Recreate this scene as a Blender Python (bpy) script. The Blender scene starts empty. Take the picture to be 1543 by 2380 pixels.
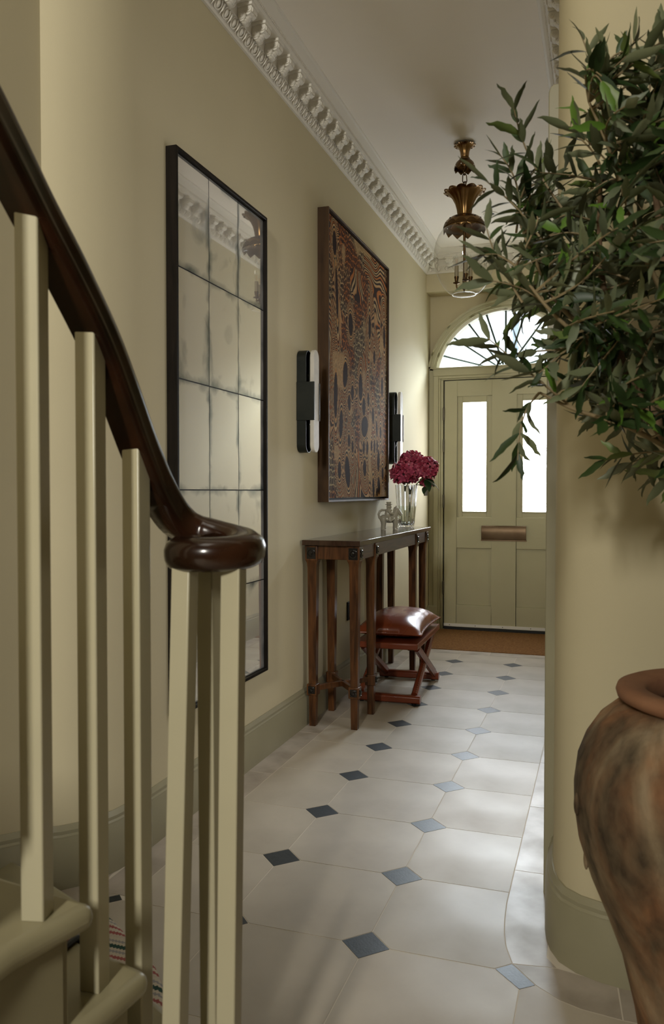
import bpy, bmesh, math, random
from mathutils import Vector, Matrix, Euler
R = math.radians
SC = bpy.context.scene
COL = SC.collection
random.seed(7)

# ------------------------------------------------------------------ camera
cam_d = bpy.data.cameras.new('camera'); cam = bpy.data.objects.new('camera', cam_d); COL.objects.link(cam)
cam.location = (0, 0, 1.185)
cam.rotation_euler = (math.pi/2 - 0.02528, 0, 0.32389)
cam_d.sensor_fit = 'HORIZONTAL'; cam_d.sensor_width = 36.0; cam_d.lens = 1882.74/1543*36.0
cam_d.clip_start = 0.05; cam_d.clip_end = 200
cam_d.dof.use_dof = True; cam_d.dof.focus_distance = 4.3; cam_d.dof.aperture_fstop = 13
SC.camera = cam

# ------------------------------------------------------------------ world, lights, exposure
w = bpy.data.worlds.new('sky'); SC.world = w; w.use_nodes = True
bg = w.node_tree.nodes['Background']; bg.inputs['Color'].default_value = (0.86, 0.93, 1.0, 1); bg.inputs['Strength'].default_value = 2.6
SC.view_settings.view_transform = 'Standard'; SC.view_settings.look = 'None'
SC.view_settings.gamma = 1.0; SC.view_settings.use_curve_mapping = False
SC.view_settings.exposure = 0.14
SC.cycles.max_bounces = 10; SC.cycles.diffuse_bounces = 5; SC.cycles.glossy_bounces = 5
SC.cycles.transmission_bounces = 10; SC.cycles.transparent_max_bounces = 24
SC.cycles.caustics_reflective = False; SC.cycles.caustics_refractive = False
SC.cycles.sample_clamp_indirect = 3.0

def area(name, loc, target, sx, sy, power, color):
    l = bpy.data.lights.new(name, 'AREA'); l.shape = 'RECTANGLE'; l.size = sx; l.size_y = sy
    l.energy = power; l.color = color
    o = bpy.data.objects.new(name, l); COL.objects.link(o); o.location = loc
    o.rotation_euler = (Vector(target) - Vector(loc)).to_track_quat('-Z', 'Y').to_euler()
    return o
# roof light over the stairwell, tall stair window behind the camera, daylight of the front door glass
area('stair_rooflight', (-0.9, -0.4, 5.85), (-0.8, 0.2, 0), 1.2, 1.6, 14, (1.0, 0.96, 0.86))
area('stair_window_light', (-0.23, -3.18, 3.1), (-0.68, 1.08, 1.0), 0.42, 0.95, 190, (1.0, 0.955, 0.85))
area('fanlight_daylight', (-0.797, 8.4, 3.7), (-0.797, 4.3, 0.4), 1.6, 1.2, 800, (0.80, 0.90, 1.0))
area('added_side_light', (1.3, 3.0, 1.55), (-1.44, 3.05, 1.35), 1.3, 2.0, 20, (1.0, 0.965, 0.95))  # unseen side-room lamp, assumed, added to brighten the left wall

# ------------------------------------------------------------------ materials
def mat(name, col, rough=0.5, metal=0.0, spec=0.5, coat=0.0, noise=None, col2=None, bump=0.0, bscale=60, stretch=None, rvar=0.0, coords='Object', sheen=0.0, detail=4):
    m = bpy.data.materials.new(name); m.use_nodes = True; nt = m.node_tree; N = nt.nodes; L = nt.links
    b = N['Principled BSDF']
    b.inputs['Base Color'].default_value = (*col, 1); b.inputs['Roughness'].default_value = rough
    b.inputs['Metallic'].default_value = metal; b.inputs['Specular IOR Level'].default_value = spec
    b.inputs['Coat Weight'].default_value = coat; b.inputs['Coat Roughness'].default_value = 0.12
    b.inputs['Sheen Weight'].default_value = sheen
    if noise or bump:
        tc = N.new('ShaderNodeTexCoord'); mp = N.new('ShaderNodeMapping'); L.new(tc.outputs[coords], mp.inputs['Vector'])
        if stretch: mp.inputs['Scale'].default_value = stretch
        if noise:
            t = N.new('ShaderNodeTexNoise'); t.inputs['Scale'].default_value = noise; t.inputs['Detail'].default_value = detail
            L.new(mp.outputs[0], t.inputs['Vector'])
            cr = N.new('ShaderNodeValToRGB'); cr.color_ramp.elements[0].position = 0.35; cr.color_ramp.elements[1].position = 0.68
            cr.color_ramp.elements[0].color = (*col, 1); cr.color_ramp.elements[1].color = (*(col2 or col), 1)
            L.new(t.outputs['Fac'], cr.inputs[0]); L.new(cr.outputs[0], b.inputs['Base Color'])
            if rvar:
                mr = N.new('ShaderNodeMapRange'); mr.inputs['From Min'].default_value = 0.3; mr.inputs['From Max'].default_value = 0.7
                mr.inputs['To Min'].default_value = max(0.02, rough - rvar); mr.inputs['To Max'].default_value = rough + rvar
                L.new(t.outputs['Fac'], mr.inputs['Value']); L.new(mr.outputs[0], b.inputs['Roughness'])
        if bump:
            t2 = N.new('ShaderNodeTexNoise'); t2.inputs['Scale'].default_value = bscale; t2.inputs['Detail'].default_value = 5
            L.new(mp.outputs[0], t2.inputs['Vector'])
            bp = N.new('ShaderNodeBump'); bp.inputs['Strength'].default_value = bump; bp.inputs['Distance'].default_value = 0.004
            L.new(t2.outputs['Fac'], bp.inputs['Height']); L.new(bp.outputs[0], b.inputs['Normal'])
    return m

def wood(name, dark, light, rough, scale, stretch, coat=0.0, spec=0.3):
    m = mat(name, dark, rough, coat=coat, spec=spec); nt = m.node_tree; N = nt.nodes; L = nt.links; b = N['Principled BSDF']
    tc = N.new('ShaderNodeTexCoord'); mp = N.new('ShaderNodeMapping'); mp.inputs['Scale'].default_value = stretch
    L.new(tc.outputs['Object'], mp.inputs[0])
    n = N.new('ShaderNodeTexNoise'); n.inputs['Scale'].default_value = scale; n.inputs['Detail'].default_value = 6; n.inputs['Distortion'].default_value = 0.8
    L.new(mp.outputs[0], n.inputs['Vector'])
    cr = N.new('ShaderNodeValToRGB'); e = cr.color_ramp.elements
    e[0].position = 0.33; e[1].position = 0.72; e[0].color = (*dark, 1); e[1].color = (*light, 1)
    L.new(n.outputs['Fac'], cr.inputs[0]); L.new(cr.outputs[0], b.inputs['Base Color'])
    bp = N.new('ShaderNodeBump'); bp.inputs['Strength'].default_value = 0.12; bp.inputs['Distance'].default_value = 0.002
    L.new(n.outputs['Fac'], bp.inputs['Height']); L.new(bp.outputs[0], b.inputs['Normal'])
    return m

WALL = mat('wall_paint', (0.55, 0.49, 0.33), 0.75, spec=0.25, noise=1.5, col2=(0.52, 0.462, 0.308), bump=0.05, bscale=220)
CEIL = mat('ceiling_paint', (0.90, 0.85, 0.77), 0.9, spec=0.1)
PLASTER = mat('plaster_white', (0.76, 0.73, 0.66), 0.65, spec=0.3)
DARKW = mat('bounce_cut_dark', (0.13, 0.12, 0.085), 0.7)  # unseen walls made dark to cut bounced light on the balusters
TRIM = mat('trim_paint', (0.285, 0.262, 0.172), 0.36, spec=0.5, noise=5, col2=(0.265, 0.245, 0.158))
DOORP = mat('door_paint', (0.42, 0.395, 0.26), 0.42, spec=0.4, noise=4, col2=(0.40, 0.375, 0.245))
STAIRP = mat('stair_paint', (0.265, 0.235, 0.14), 0.32, spec=0.5, noise=6, col2=(0.25, 0.22, 0.13))
BALP = mat('baluster_paint', (0.43, 0.392, 0.265), 0.28, spec=0.5, noise=7, col2=(0.41, 0.374, 0.25))
RAIL = wood('mahogany', (0.010, 0.0042, 0.002), (0.036, 0.0125, 0.005), 0.22, 9, (1, 1, 1), coat=0.35)
OAK = wood('dark_oak', (0.032, 0.0115, 0.0035), (0.130, 0.050, 0.015), 0.33, 14, (3, 3, 0.35), coat=0.15)
OAKH = wood('dark_oak_rail', (0.030, 0.012, 0.005), (0.085, 0.036, 0.014), 0.36, 14, (3, 0.3, 3), coat=0.2)
OAKT = wood('dark_oak_top', (0.030, 0.014, 0.008), (0.055, 0.028, 0.016), 0.16, 12, (3, 0.3, 1), coat=0.4)
WALNUT = wood('walnut', (0.030, 0.015, 0.006), (0.085, 0.044, 0.018), 0.45, 6, (2, 2, 0.5), spec=0.2)
BLACKW = wood('black_oak', (0.006, 0.0045, 0.003), (0.014, 0.010, 0.007), 0.5, 20, (3, 3, 0.3), spec=0.12)
EBONY = mat('ebony', (0.008, 0.006, 0.005), 0.18, coat=0.3)
BRONZE = mat('dark_bronze', (0.018, 0.022, 0.020), 0.35, metal=0.6, noise=8, col2=(0.03, 0.034, 0.03))
BLACK = mat('black_void', (0.003, 0.003, 0.003), 0.6)
ALAB = mat('alabaster', (0.62, 0.59, 0.53), 0.5, noise=18, col2=(0.52, 0.50, 0.45))
BRASS = mat('antique_brass', (0.20, 0.115, 0.048), 0.27, metal=1.0, noise=9, col2=(0.27, 0.165, 0.07))
BRASSD = mat('aged_brass', (0.11, 0.062, 0.026), 0.34, metal=1.0, noise=12, col2=(0.17, 0.10, 0.042))
PLATE = mat('letter_plate_brass', (0.20, 0.14, 0.085), 0.40, metal=0.9, noise=5, col2=(0.13, 0.085, 0.05))
STEEL = mat('steel', (0.10, 0.09, 0.075), 0.4, metal=0.9)
ALU = mat('white_metal', (0.72, 0.70, 0.66), 0.4)
CREAMC = mat('candle_card', (0.36, 0.31, 0.20), 0.6)
LEATH = mat('tan_leather', (0.21, 0.048, 0.017), 0.27, noise=5, col2=(0.155, 0.034, 0.012), bump=0.12, bscale=320, rvar=0.05)
LEATHS = mat('tan_leather_frame', (0.20, 0.042, 0.015), 0.30, noise=6, col2=(0.165, 0.034, 0.012))
STITCH = mat('dark_stitching', (0.02, 0.012, 0.008), 0.6)
PIPING = mat('pale_piping', (0.40, 0.20, 0.14), 0.3)
CERAM = mat('glazed_ceramic', (0.42, 0.40, 0.33), 0.12, coat=0.5, noise=14, col2=(0.38, 0.36, 0.29))
COIR = mat('coir', (0.155, 0.075, 0.028), 0.95, spec=0.05, noise=70, col2=(0.24, 0.125, 0.05), bump=1.0, bscale=260)
GROUT = mat('grout', (0.60, 0.54, 0.45), 0.8)
SLATE = mat('slate', (0.006, 0.010, 0.013), 0.40, spec=0.45, noise=60, col2=(0.018, 0.024, 0.028), bump=0.10, bscale=160)
LIME = mat('limestone', (0.445, 0.395, 0.32), 0.45, spec=0.36, noise=3.0, col2=(0.365, 0.318, 0.25), bump=0.05, bscale=30, detail=9, rvar=0.07)
LIME2 = mat('limestone_pale', (0.465, 0.414, 0.335), 0.47, spec=0.36, noise=3.6, col2=(0.385, 0.335, 0.268), bump=0.05, bscale=30, detail=9, rvar=0.07)
LIMEB = mat('limestone_border', (0.44, 0.385, 0.325), 0.42, spec=0.36, noise=7, col2=(0.29, 0.25, 0.20), bump=0.10, bscale=26, rvar=0.06, detail=6)
LEAFSTEM = mat('stem_green', (0.075, 0.12, 0.03), 0.5)
BARK = mat('olive_bark', (0.15, 0.092, 0.048), 0.85, noise=40, col2=(0.23, 0.15, 0.085), bump=0.6, bscale=90)
TWIG = mat('olive_twig', (0.26, 0.20, 0.105), 0.7, noise=30, col2=(0.20, 0.15, 0.075))
HYLEAF = mat('hydrangea_leaf', (0.012, 0.038, 0.012), 0.4, noise=10, col2=(0.02, 0.06, 0.016))
DARKT = mat('dark_rubber', (0.006, 0.007, 0.006), 0.6)
SOIL = mat('soil', (0.02, 0.013, 0.008), 0.95)

def glass_mat(name, rough=0.0, ior=1.45, tint=(1, 1, 1)):
    m = bpy.data.materials.new(name); m.use_nodes = True; b = m.node_tree.nodes['Principled BSDF']
    b.inputs['Base Color'].default_value = (*tint, 1); b.inputs['Roughness'].default_value = rough
    b.inputs['Transmission Weight'].default_value = 1.0; b.inputs['IOR'].default_value = ior
    return m
def thin_glass(name, tint=(0.97, 0.98, 0.97), refl=1.0):
    m = bpy.data.materials.new(name); m.use_nodes = True; nt = m.node_tree; N = nt.nodes; L = nt.links
    N.remove(N['Principled BSDF']); out = N['Material Output']
    tr = N.new('ShaderNodeBsdfTransparent'); tr.inputs[0].default_value = (*tint, 1)
    gl = N.new('ShaderNodeBsdfGlossy'); gl.inputs['Roughness'].default_value = 0.03
    fw = N.new('ShaderNodeLayerWeight'); fw.inputs['Blend'].default_value = 0.5; fr = N.new('ShaderNodeMath'); fr.operation = 'POWER'; fr.inputs[1].default_value = 3.2; L.new(fw.outputs['Facing'], fr.inputs[0])
    mx = N.new('ShaderNodeMixShader')
    ml = N.new('ShaderNodeMath'); ml.operation = 'MULTIPLY_ADD'; ml.inputs[1].default_value = 0.55*refl; ml.inputs[2].default_value = 0.04*refl; ml.use_clamp = True
    L.new(fr.outputs[0], ml.inputs[0]); L.new(ml.outputs[0], mx.inputs[0]); L.new(tr.outputs[0], mx.inputs[1]); L.new(gl.outputs[0], mx.inputs[2])
    L.new(mx.outputs[0], out.inputs['Surface'])
    return m
GLASS = thin_glass('clear_glass')
GLASSG = thin_glass('globe_glass', (0.985, 0.985, 0.975), 1.0)
CRYSTAL = glass_mat('cut_glass', 0.0, 1.45)
WATER = glass_mat('water', 0.0, 1.33)

def frosted():
    m = bpy.data.materials.new('frosted_lit_glass'); m.use_nodes = True; b = m.node_tree.nodes['Principled BSDF']
    b.inputs['Base Color'].default_value = (0.8, 0.82, 0.85, 1); b.inputs['Roughness'].default_value = 0.5
    b.inputs['Emission Color'].default_value = (0.87, 0.92, 1.0, 1); b.inputs['Emission Strength'].default_value = 17.0
    return m
FROST = frosted()

def mirror_mat():
    m = bpy.data.materials.new('antique_mirror'); m.use_nodes = True; nt = m.node_tree; N = nt.nodes; L = nt.links
    b = N['Principled BSDF']; b.inputs['Metallic'].default_value = 0.80; b.inputs['Roughness'].default_value = 0.02
    tc = N.new('ShaderNodeTexCoord'); oi = N.new('ShaderNodeObjectInfo')
    add = N.new('ShaderNodeVectorMath'); add.operation = 'ADD'; L.new(tc.outputs['Object'], add.inputs[0])
    sc = N.new('ShaderNodeVectorMath'); sc.operation = 'SCALE'; sc.inputs['Scale'].default_value = 3.0
    L.new(oi.outputs['Location'], sc.inputs[0]); L.new(sc.outputs[0], add.inputs[1])
    n1 = N.new('ShaderNodeTexNoise'); n1.inputs['Scale'].default_value = 6.0; n1.inputs['Detail'].default_value = 6; n1.inputs['Distortion'].default_value = 0.7
    L.new(add.outputs[0], n1.inputs['Vector'])
    # distance to the panel's edge (panel is 0.263 x 0.39), as silver wears from the edges
    sep = N.new('ShaderNodeSeparateXYZ'); L.new(tc.outputs['Object'], sep.inputs[0])
    def edge(sock, half):
        a = N.new('ShaderNodeMath'); a.operation = 'ABSOLUTE'; L.new(sock, a.inputs[0])
        s = N.new('ShaderNodeMath'); s.operation = 'SUBTRACT'; s.inputs[0].default_value = half; L.new(a.outputs[0], s.inputs[1])
        return s.outputs[0]
    mn = N.new('ShaderNodeMath'); mn.operation = 'MINIMUM'; L.new(edge(sep.outputs['Y'], 0.128), mn.inputs[0]); L.new(edge(sep.outputs['Z'], 0.194), mn.inputs[1])
    mr = N.new('ShaderNodeMapRange'); mr.inputs['From Min'].default_value = 0.0; mr.inputs['From Max'].default_value = 0.035
    mr.inputs['To Min'].default_value = 0.24; mr.inputs['To Max'].default_value = 0.0
    L.new(mn.outputs[0], mr.inputs['Value'])
    sm = N.new('ShaderNodeMath'); sm.operation = 'ADD'; L.new(mr.outputs[0], sm.inputs[0]); L.new(n1.outputs['Fac'], sm.inputs[1])
    cr = N.new('ShaderNodeValToRGB'); e = cr.color_ramp.elements
    e[0].position = 0.60; e[0].color = (0.95, 0.93, 0.89, 1); e[1].position = 1.0; e[1].color = (0.03, 0.045, 0.05, 1)
    k = e.new(0.70); k.color = (0.66, 0.67, 0.66, 1); k = e.new(0.84); k.color = (0.30, 0.33, 0.335, 1)
    L.new(sm.outputs[0], cr.inputs[0]); L.new(cr.outputs[0], b.inputs['Base Color'])
    rr = N.new('ShaderNodeMapRange'); rr.inputs['From Min'].default_value = 0.60; rr.inputs['From Max'].default_value = 1.0
    rr.inputs['To Min'].default_value = 0.02; rr.inputs['To Max'].default_value = 0.22
    L.new(sm.outputs[0], rr.inputs['Value']); L.new(rr.outputs[0], b.inputs['Roughness'])
    return m
MIRROR = mirror_mat()

def leaf_mat(name, top, under):
    m = bpy.data.materials.new(name); m.use_nodes = True; nt = m.node_tree; N = nt.nodes; L = nt.links
    b = N['Principled BSDF']; b.inputs['Roughness'].default_value = 0.46; b.inputs['Specular IOR Level'].default_value = 0.4
    g = N.new('ShaderNodeNewGeometry'); mx = N.new('ShaderNodeMix'); mx.data_type = 'RGBA'
    oi = N.new('ShaderNodeTexNoise'); oi.inputs['Scale'].default_value = 14
    tc = N.new('ShaderNodeTexCoord'); L.new(tc.outputs['Object'], oi.inputs['Vector'])
    mx.inputs['A'].default_value = (*top, 1); mx.inputs['B'].default_value = (*under, 1)
    L.new(g.outputs['Backfacing'], mx.inputs['Factor']); L.new(mx.outputs['Result'], b.inputs['Base Color'])
    return m
LEAFS = [leaf_mat('olive_leaf_dark', (0.018, 0.038, 0.009), (0.125, 0.145, 0.075)),
         leaf_mat('olive_leaf_mid', (0.030, 0.060, 0.013), (0.16, 0.18, 0.10)),
         leaf_mat('olive_leaf_fresh', (0.080, 0.16, 0.02), (0.15, 0.21, 0.06)),
         leaf_mat('olive_leaf_grey', (0.095, 0.115, 0.065), (0.20, 0.22, 0.14))]

# ------------------------------------------------------------------ mesh helpers
class MB:
    def __init__(s): s.v = []; s.f = []; s.mi = []; s.cur = 0
    def add(s, vs, fs, M=None):
        n = len(s.v)
        if M is not None: vs = [M @ Vector(p) for p in vs]
        s.v += [tuple(p) for p in vs]; s.f += [tuple(i + n for i in f) for f in fs]; s.mi += [s.cur]*len(fs)
        return s
    def box(s, x0, x1, y0, y1, z0, z1, M=None):
        return s.add([(x0,y0,z0),(x1,y0,z0),(x1,y1,z0),(x0,y1,z0),(x0,y0,z1),(x1,y0,z1),(x1,y1,z1),(x0,y1,z1)],
                     [(0,3,2,1),(4,5,6,7),(0,1,5,4),(1,2,6,5),(2,3,7,6),(3,0,4,7)], M)
    def prism(s, poly, z0, z1, axis='z', M=None):
        n = len(poly)
        area2 = sum(poly[i][0]*poly[(i+1) % n][1] - poly[(i+1) % n][0]*poly[i][1] for i in range(n))
        if area2 < 0: poly = poly[::-1]
        def P(a, b, c): return {'z': (a, b, c), 'y': (a, c, b), 'x': (c, a, b)}[axis]
        vs = [P(a, b, z0) for a, b in poly] + [P(a, b, z1) for a, b in poly]
        fs = [tuple(range(n))[::-1], tuple(range(n, 2*n))] + [(i, (i+1) % n, (i+1) % n + n, i + n) for i in range(n)]
        if axis == 'y': fs = [f[::-1] for f in fs]
        return s.add(vs, fs, M)
    def lathe(s, prof, seg=24, c=(0, 0, 0), M=None, cap=True, rfun=None):
        vs = []; fs = []; n = len(prof)
        for j, (r, z) in enumerate(prof):
            for i in range(seg):
                a = 2*math.pi*i/seg; q = r*(rfun(a, j) if rfun else 1)
                vs.append((c[0] + q*math.cos(a), c[1] + q*math.sin(a), c[2] + z))
        for j in range(n - 1):
            for i in range(seg):
                fs.append((j*seg + i, j*seg + (i+1) % seg, (j+1)*seg + (i+1) % seg, (j+1)*seg + i))
        if cap:
            if prof[0][0] > 1e-6: fs.append(tuple(range(seg))[::-1])
            if prof[-1][0] > 1e-6: fs.append(tuple((n-1)*seg + i for i in range(seg)))
        return s.add(vs, fs, M)
    def cyl(s, p0, p1, r0, r1=None, seg=12, cap=True):
        p0 = Vector(p0); p1 = Vector(p1); r1 = r0 if r1 is None else r1
        d = p1 - p0; M = Matrix.Translation(p0) @ d.to_track_quat('Z', 'Y').to_matrix().to_4x4()
        return s.lathe([(r0, 0), (r1, d.length)], seg, M=M, cap=cap)
    def tube(s, pts, r, seg=8, closed=False):
        pts = [Vector(p) for p in pts]; n = len(pts); rr = r if isinstance(r, (list, tuple)) else [r]*n
        T = []
        for i in range(n):
            a = pts[(i-1) % n] if (closed or i > 0) else pts[i]; b = pts[(i+1) % n] if (closed or i < n-1) else pts[i]
            T.append((b - a).normalized())
        ref = Vector((0, 0, 1)) if abs(T[0].z) < 0.9 else Vector((1, 0, 0))
        u = T[0].cross(ref).normalized(); vs = []; fs = []
        for i in range(n):
            u = (u - T[i]*u.dot(T[i]))
            u = u.normalized() if u.length > 1e-6 else T[i].orthogonal().normalized()
            v = T[i].cross(u)
            for k in range(seg):
                a = 2*math.pi*k/seg; vs.append(pts[i] + (u*math.cos(a) + v*math.sin(a))*rr[i])
        for i in range(n if closed else n - 1):
            j = (i+1) % n
            for k in range(seg): fs.append((i*seg + k, i*seg + (k+1) % seg, j*seg + (k+1) % seg, j*seg + k))
        if not closed: fs += [tuple(range(seg))[::-1], tuple((n-1)*seg + k for k in range(seg))]
        return s.add(vs, fs)
    def sweep(s, prof, path, closed_prof=True, caps=True, side=None):
        # prof: (a,b) a = out to the left normal of the plan path, b = up
        n = len(path); m = len(prof); vs = []; fs = []
        P = [Vector(p) for p in path]
        for i in range(n):
            d0 = (P[i] - P[i-1]).to_2d().normalized() if i > 0 else None
            d1 = (P[i+1] - P[i]).to_2d().normalized() if i < n-1 else None
            n0 = Vector((-d0.y, d0.x)) if d0 else None; n1 = Vector((-d1.y, d1.x)) if d1 else None
            if n0 is None: nn = n1
            elif n1 is None: nn = n0
            else:
                nn = (n0 + n1).normalized(); nn = nn / max(0.4, nn.dot(n0))
            for a, b in prof: vs.append((P[i].x + nn.x*a, P[i].y + nn.y*a, P[i].z + b))
        for i in range(n - 1):
            for k in range(m if closed_prof else m - 1):
                fs.append((i*m + k, i*m + (k+1) % m, (i+1)*m + (k+1) % m, (i+1)*m + k))
        if caps and closed_prof: fs += [tuple(range(m))[::-1], tuple((n-1)*m + k for k in range(m))]
        return s.add(vs, fs)
    def sphere(s, c, r, seg=16, rings=10, sc=(1, 1, 1), M=None):
        prof = [(max(1e-7, math.sin(math.pi*j/rings))*r, -math.cos(math.pi*j/rings)*r) for j in range(rings + 1)]
        T = Matrix.Translation(c) @ Matrix.Diagonal((*sc, 1))
        return s.lathe(prof, seg, M=(T if M is None else M @ T), cap=False)
    def mesh(s, name, m, smooth=35):
        me = bpy.data.meshes.new(name); me.from_pydata(s.v, [], s.f)
        for mm in (m if isinstance(m, (list, tuple)) else [m]): me.materials.append(mm)
        if isinstance(m, (list, tuple)): me.polygons.foreach_set('material_index', s.mi)
        b = bmesh.new(); b.from_mesh(me); bmesh.ops.remove_doubles(b, verts=b.verts, dist=1e-6); bmesh.ops.recalc_face_normals(b, faces=b.faces); b.to_mesh(me); b.free()
        if smooth is not None:
            me.shade_smooth(); me.set_sharp_from_angle(angle=R(smooth))
        return me
def link(name, me, parent=None, loc=None, rz=0):
    o = bpy.data.objects.new(name, me); COL.objects.link(o)
    if parent is not None: o.parent = parent
    if loc is not None: o.location = loc
    if rz: o.rotation_euler = (0, 0, rz)
    return o
def obj(name, mb, m, parent=None, loc=None, rz=0, smooth=35, bevel=0, label=None, seg=2):
    o = link(name, mb.mesh(name, m, smooth), parent, loc, rz)
    if bevel:
        b = o.modifiers.new('bevel', 'BEVEL'); b.width = bevel; b.segments = seg; b.limit_method = 'ANGLE'; b.angle_limit = R(40); b.harden_normals = False
    if label: o['label'] = label
    return o
def thing(name, label, cat, loc=(0, 0, 0), rz=0, group=None):
    o = bpy.data.objects.new(name, None); COL.objects.link(o); o.location = loc; o.rotation_euler = (0, 0, rz); o.empty_display_size = 0.05
    o['label'] = label; o['category'] = cat
    if group: o['group'] = group
    return o
def tag(o, label, cat, group=None):
    o['label'] = label; o['category'] = cat
    if group: o['group'] = group
    return o
def struct(o, label=None, cat=None):
    o['kind'] = 'structure'
    if label: o['label'] = label
    if cat: o['category'] = cat
    return o
def sempty(name, label, cat):
    o = thing(name, label, cat); o['kind'] = 'structure'; return o

# ================================================================== ROOM SHELL
H = 3.19
LW = [(-1.44, 7.15), (-1.44, 2.30), (-1.442, 2.24), (-1.452, 2.17), (-1.472, 2.105), (-1.502, 2.05), (-1.535, 2.012), (-1.565, 1.995), (-1.565, -3.2)]
mb = MB()
poly = LW + [(-1.9, -3.2), (-1.9, 7.15)]
mb.prism(poly, -0.05, 6.0)
struct(obj('wall_left', mb, WALL, smooth=40), 'beige painted hall wall on the left with a rounded nib', 'wall')
# right wall with the rounded (bullnose) end and the return behind the tree
RWP = [(-0.125, 7.15), (-0.125, 2.304), (-0.122, 2.24), (-0.115, 2.19), (-0.103, 2.145), (-0.082, 2.103), (-0.045, 2.072), (0.006, 2.052), (0.06, 2.042), (2.2, 2.04)]
# (assumed, unseen doorway beyond the rounded end, cut to admit the added side light)
mb = MB(); mb.prism(RWP[1:] + [(2.2, 2.3), (0.1, 2.3), (0.1, 2.50), (-0.125, 2.50)], -0.05, 6.0)
mb.prism([(-0.125, 3.55), (0.1, 3.55), (0.1, 7.15), (-0.125, 7.15)], -0.05, 6.0); mb.box(-0.125, 0.1, 2.50, 3.55, 2.25, 6.0)
struct(obj('wall_right', mb, WALL, smooth=40), 'beige painted wall with a rounded end behind the olive tree', 'wall')
# wall with the front door
DX = -0.797; DZ = 2.137
mb = MB(); Y0, Y1 = 6.97, 7.15; RO = 0.60
mb.box(-1.44, DX - RO, Y0, Y1, 0, DZ); mb.box(DX + RO, -0.125, Y0, Y1, 0, DZ)
arc = [(DX + RO*math.cos(t), DZ + RO*math.sin(t)) for t in [math.pi*i/32 for i in range(33)]]
for i in range(32):
    a, b = arc[i], arc[i+1]; mb.prism([a, (a[0], H), (b[0], H), b], Y0, Y1, 'y')
mb.box(-1.44, DX - RO, Y0, Y1, DZ, H); mb.box(DX + RO, -0.125, Y0, Y1, DZ, H)
struct(obj('wall_back', mb, WALL, smooth=None), 'end wall around the front door and arched fanlight', 'wall')
# downstand beam in front of the end wall
mb = MB(); mb.box(-1.44, -0.125, 6.80, 6.97, 2.87, H)
struct(obj('trim_1', mb, WALL, smooth=None), 'boxed beam across the hall above the front door', 'beam')
# wall behind the camera, stairwell end
mb = MB(); WX0, WX1, WZ0, WZ1 = -0.55, 0.09, 2.55, 3.65
mb.box(-1.9, WX0, -3.35, -3.2, 0, 6); mb.box(WX1, 2.2, -3.35, -3.2, 0, 6); mb.box(WX0, WX1, -3.35, -3.2, 0, WZ0); mb.box(WX0, WX1, -3.35, -3.2, WZ1, 6)
mb.box(-0.165, 2.2, -2.65, -2.55, 0, 6)  # unseen partition added to hold window light off the rounded wall end
struct(obj('wall_front', mb, DARKW, smooth=None), 'stairwell wall behind the viewpoint with a tall window opening and an added light-blocking partition', 'wall')
mb = MB(); mb.box(2.2, 2.35, -3.35, 4.6, -0.05, 6); mb.box(0.1, 2.35, 4.45, 4.6, -0.05, 3.2)
struct(obj('wall_side', mb, DARKW, smooth=None), 'far right wall of the stair hall', 'wall')
mb = MB(); mb.box(-1.9, 2.35, 1.95, 7.15, H, H + 0.12)
struct(obj('ceiling', mb, CEIL, smooth=None), 'off-white hall ceiling', 'ceiling')
mb = MB(); mb.box(-1.9, 2.35, 1.95, 2.05, H + 0.12, 6.0); mb.box(-1.9, 2.35, -3.35, 2.05, 6.0, 6.1)
struct(obj('ceiling_stairwell', mb, CEIL, smooth=None), 'stairwell ceiling high above the viewpoint', 'ceiling')

# ------------------------------------------------------------------ floor of octagons, slate insets and border strips
floor = sempty('floor', 'pale limestone floor with small dark slate insets', 'floor')
mb = MB(); mb.box(-1.9, 2.3, -3.3, 7.15, -0.06, -0.0009)
obj('grout_bed', mb, GROUT, floor, smooth=None)
PX, PY, PP, DD, GW = -1.382, 2.0086, 0.40, 0.066, 0.0016
def shrink(poly, g):
    n = len(poly); a2 = sum(poly[i][0]*poly[(i+1) % n][1] - poly[(i+1) % n][0]*poly[i][1] for i in range(n))
    if a2 < 0: poly = poly[::-1]
    out = []
    for i in range(n):
        p0, p1, p2 = Vector(poly[i-1]), Vector(poly[i]), Vector(poly[(i+1) % n])
        d0 = (p1 - p0).normalized(); d1 = (p2 - p1).normalized()
        n0 = Vector((-d0.y, d0.x)); n1 = Vector((-d1.y, d1.x)); k = (n0 + n1)
        k = k / max(0.35, k.dot(n0)) if k.length > 1e-6 else n0
        out.append(tuple(p1 + k*g))
    return out
def clipx(poly, X, keep_less):
    out = []; n = len(poly)
    for i in range(n):
        p, q = poly[i], poly[(i+1) % n]
        ip = (p[0] <= X) == keep_less; iq = (q[0] <= X) == keep_less
        if ip: out.append(p)
        if ip != iq:
            t = (X - p[0])/(q[0] - p[0]); out.append((X, p[1] + t*(q[1] - p[1])))
    return out
def clipy(poly, Y, keep_less):
    return [(b, a) for a, b in clipx([(b, a) for a, b in poly], Y, keep_less)]
tile_rng = random.Random(3)
def tile(poly, m, name='stone_tile', g=GW):
    poly = shrink(poly, g); cx = sum(p[0] for p in poly)/len(poly); cy = sum(p[1] for p in poly)/len(poly)
    mb = MB(); z = tile_rng.uniform(-0.0002, 0.0002)
    mb.prism([(a - cx, b - cy) for a, b in poly], -0.006, z)
    return obj(name, mb, m, floor, (cx, cy, 0), smooth=None)
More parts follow.
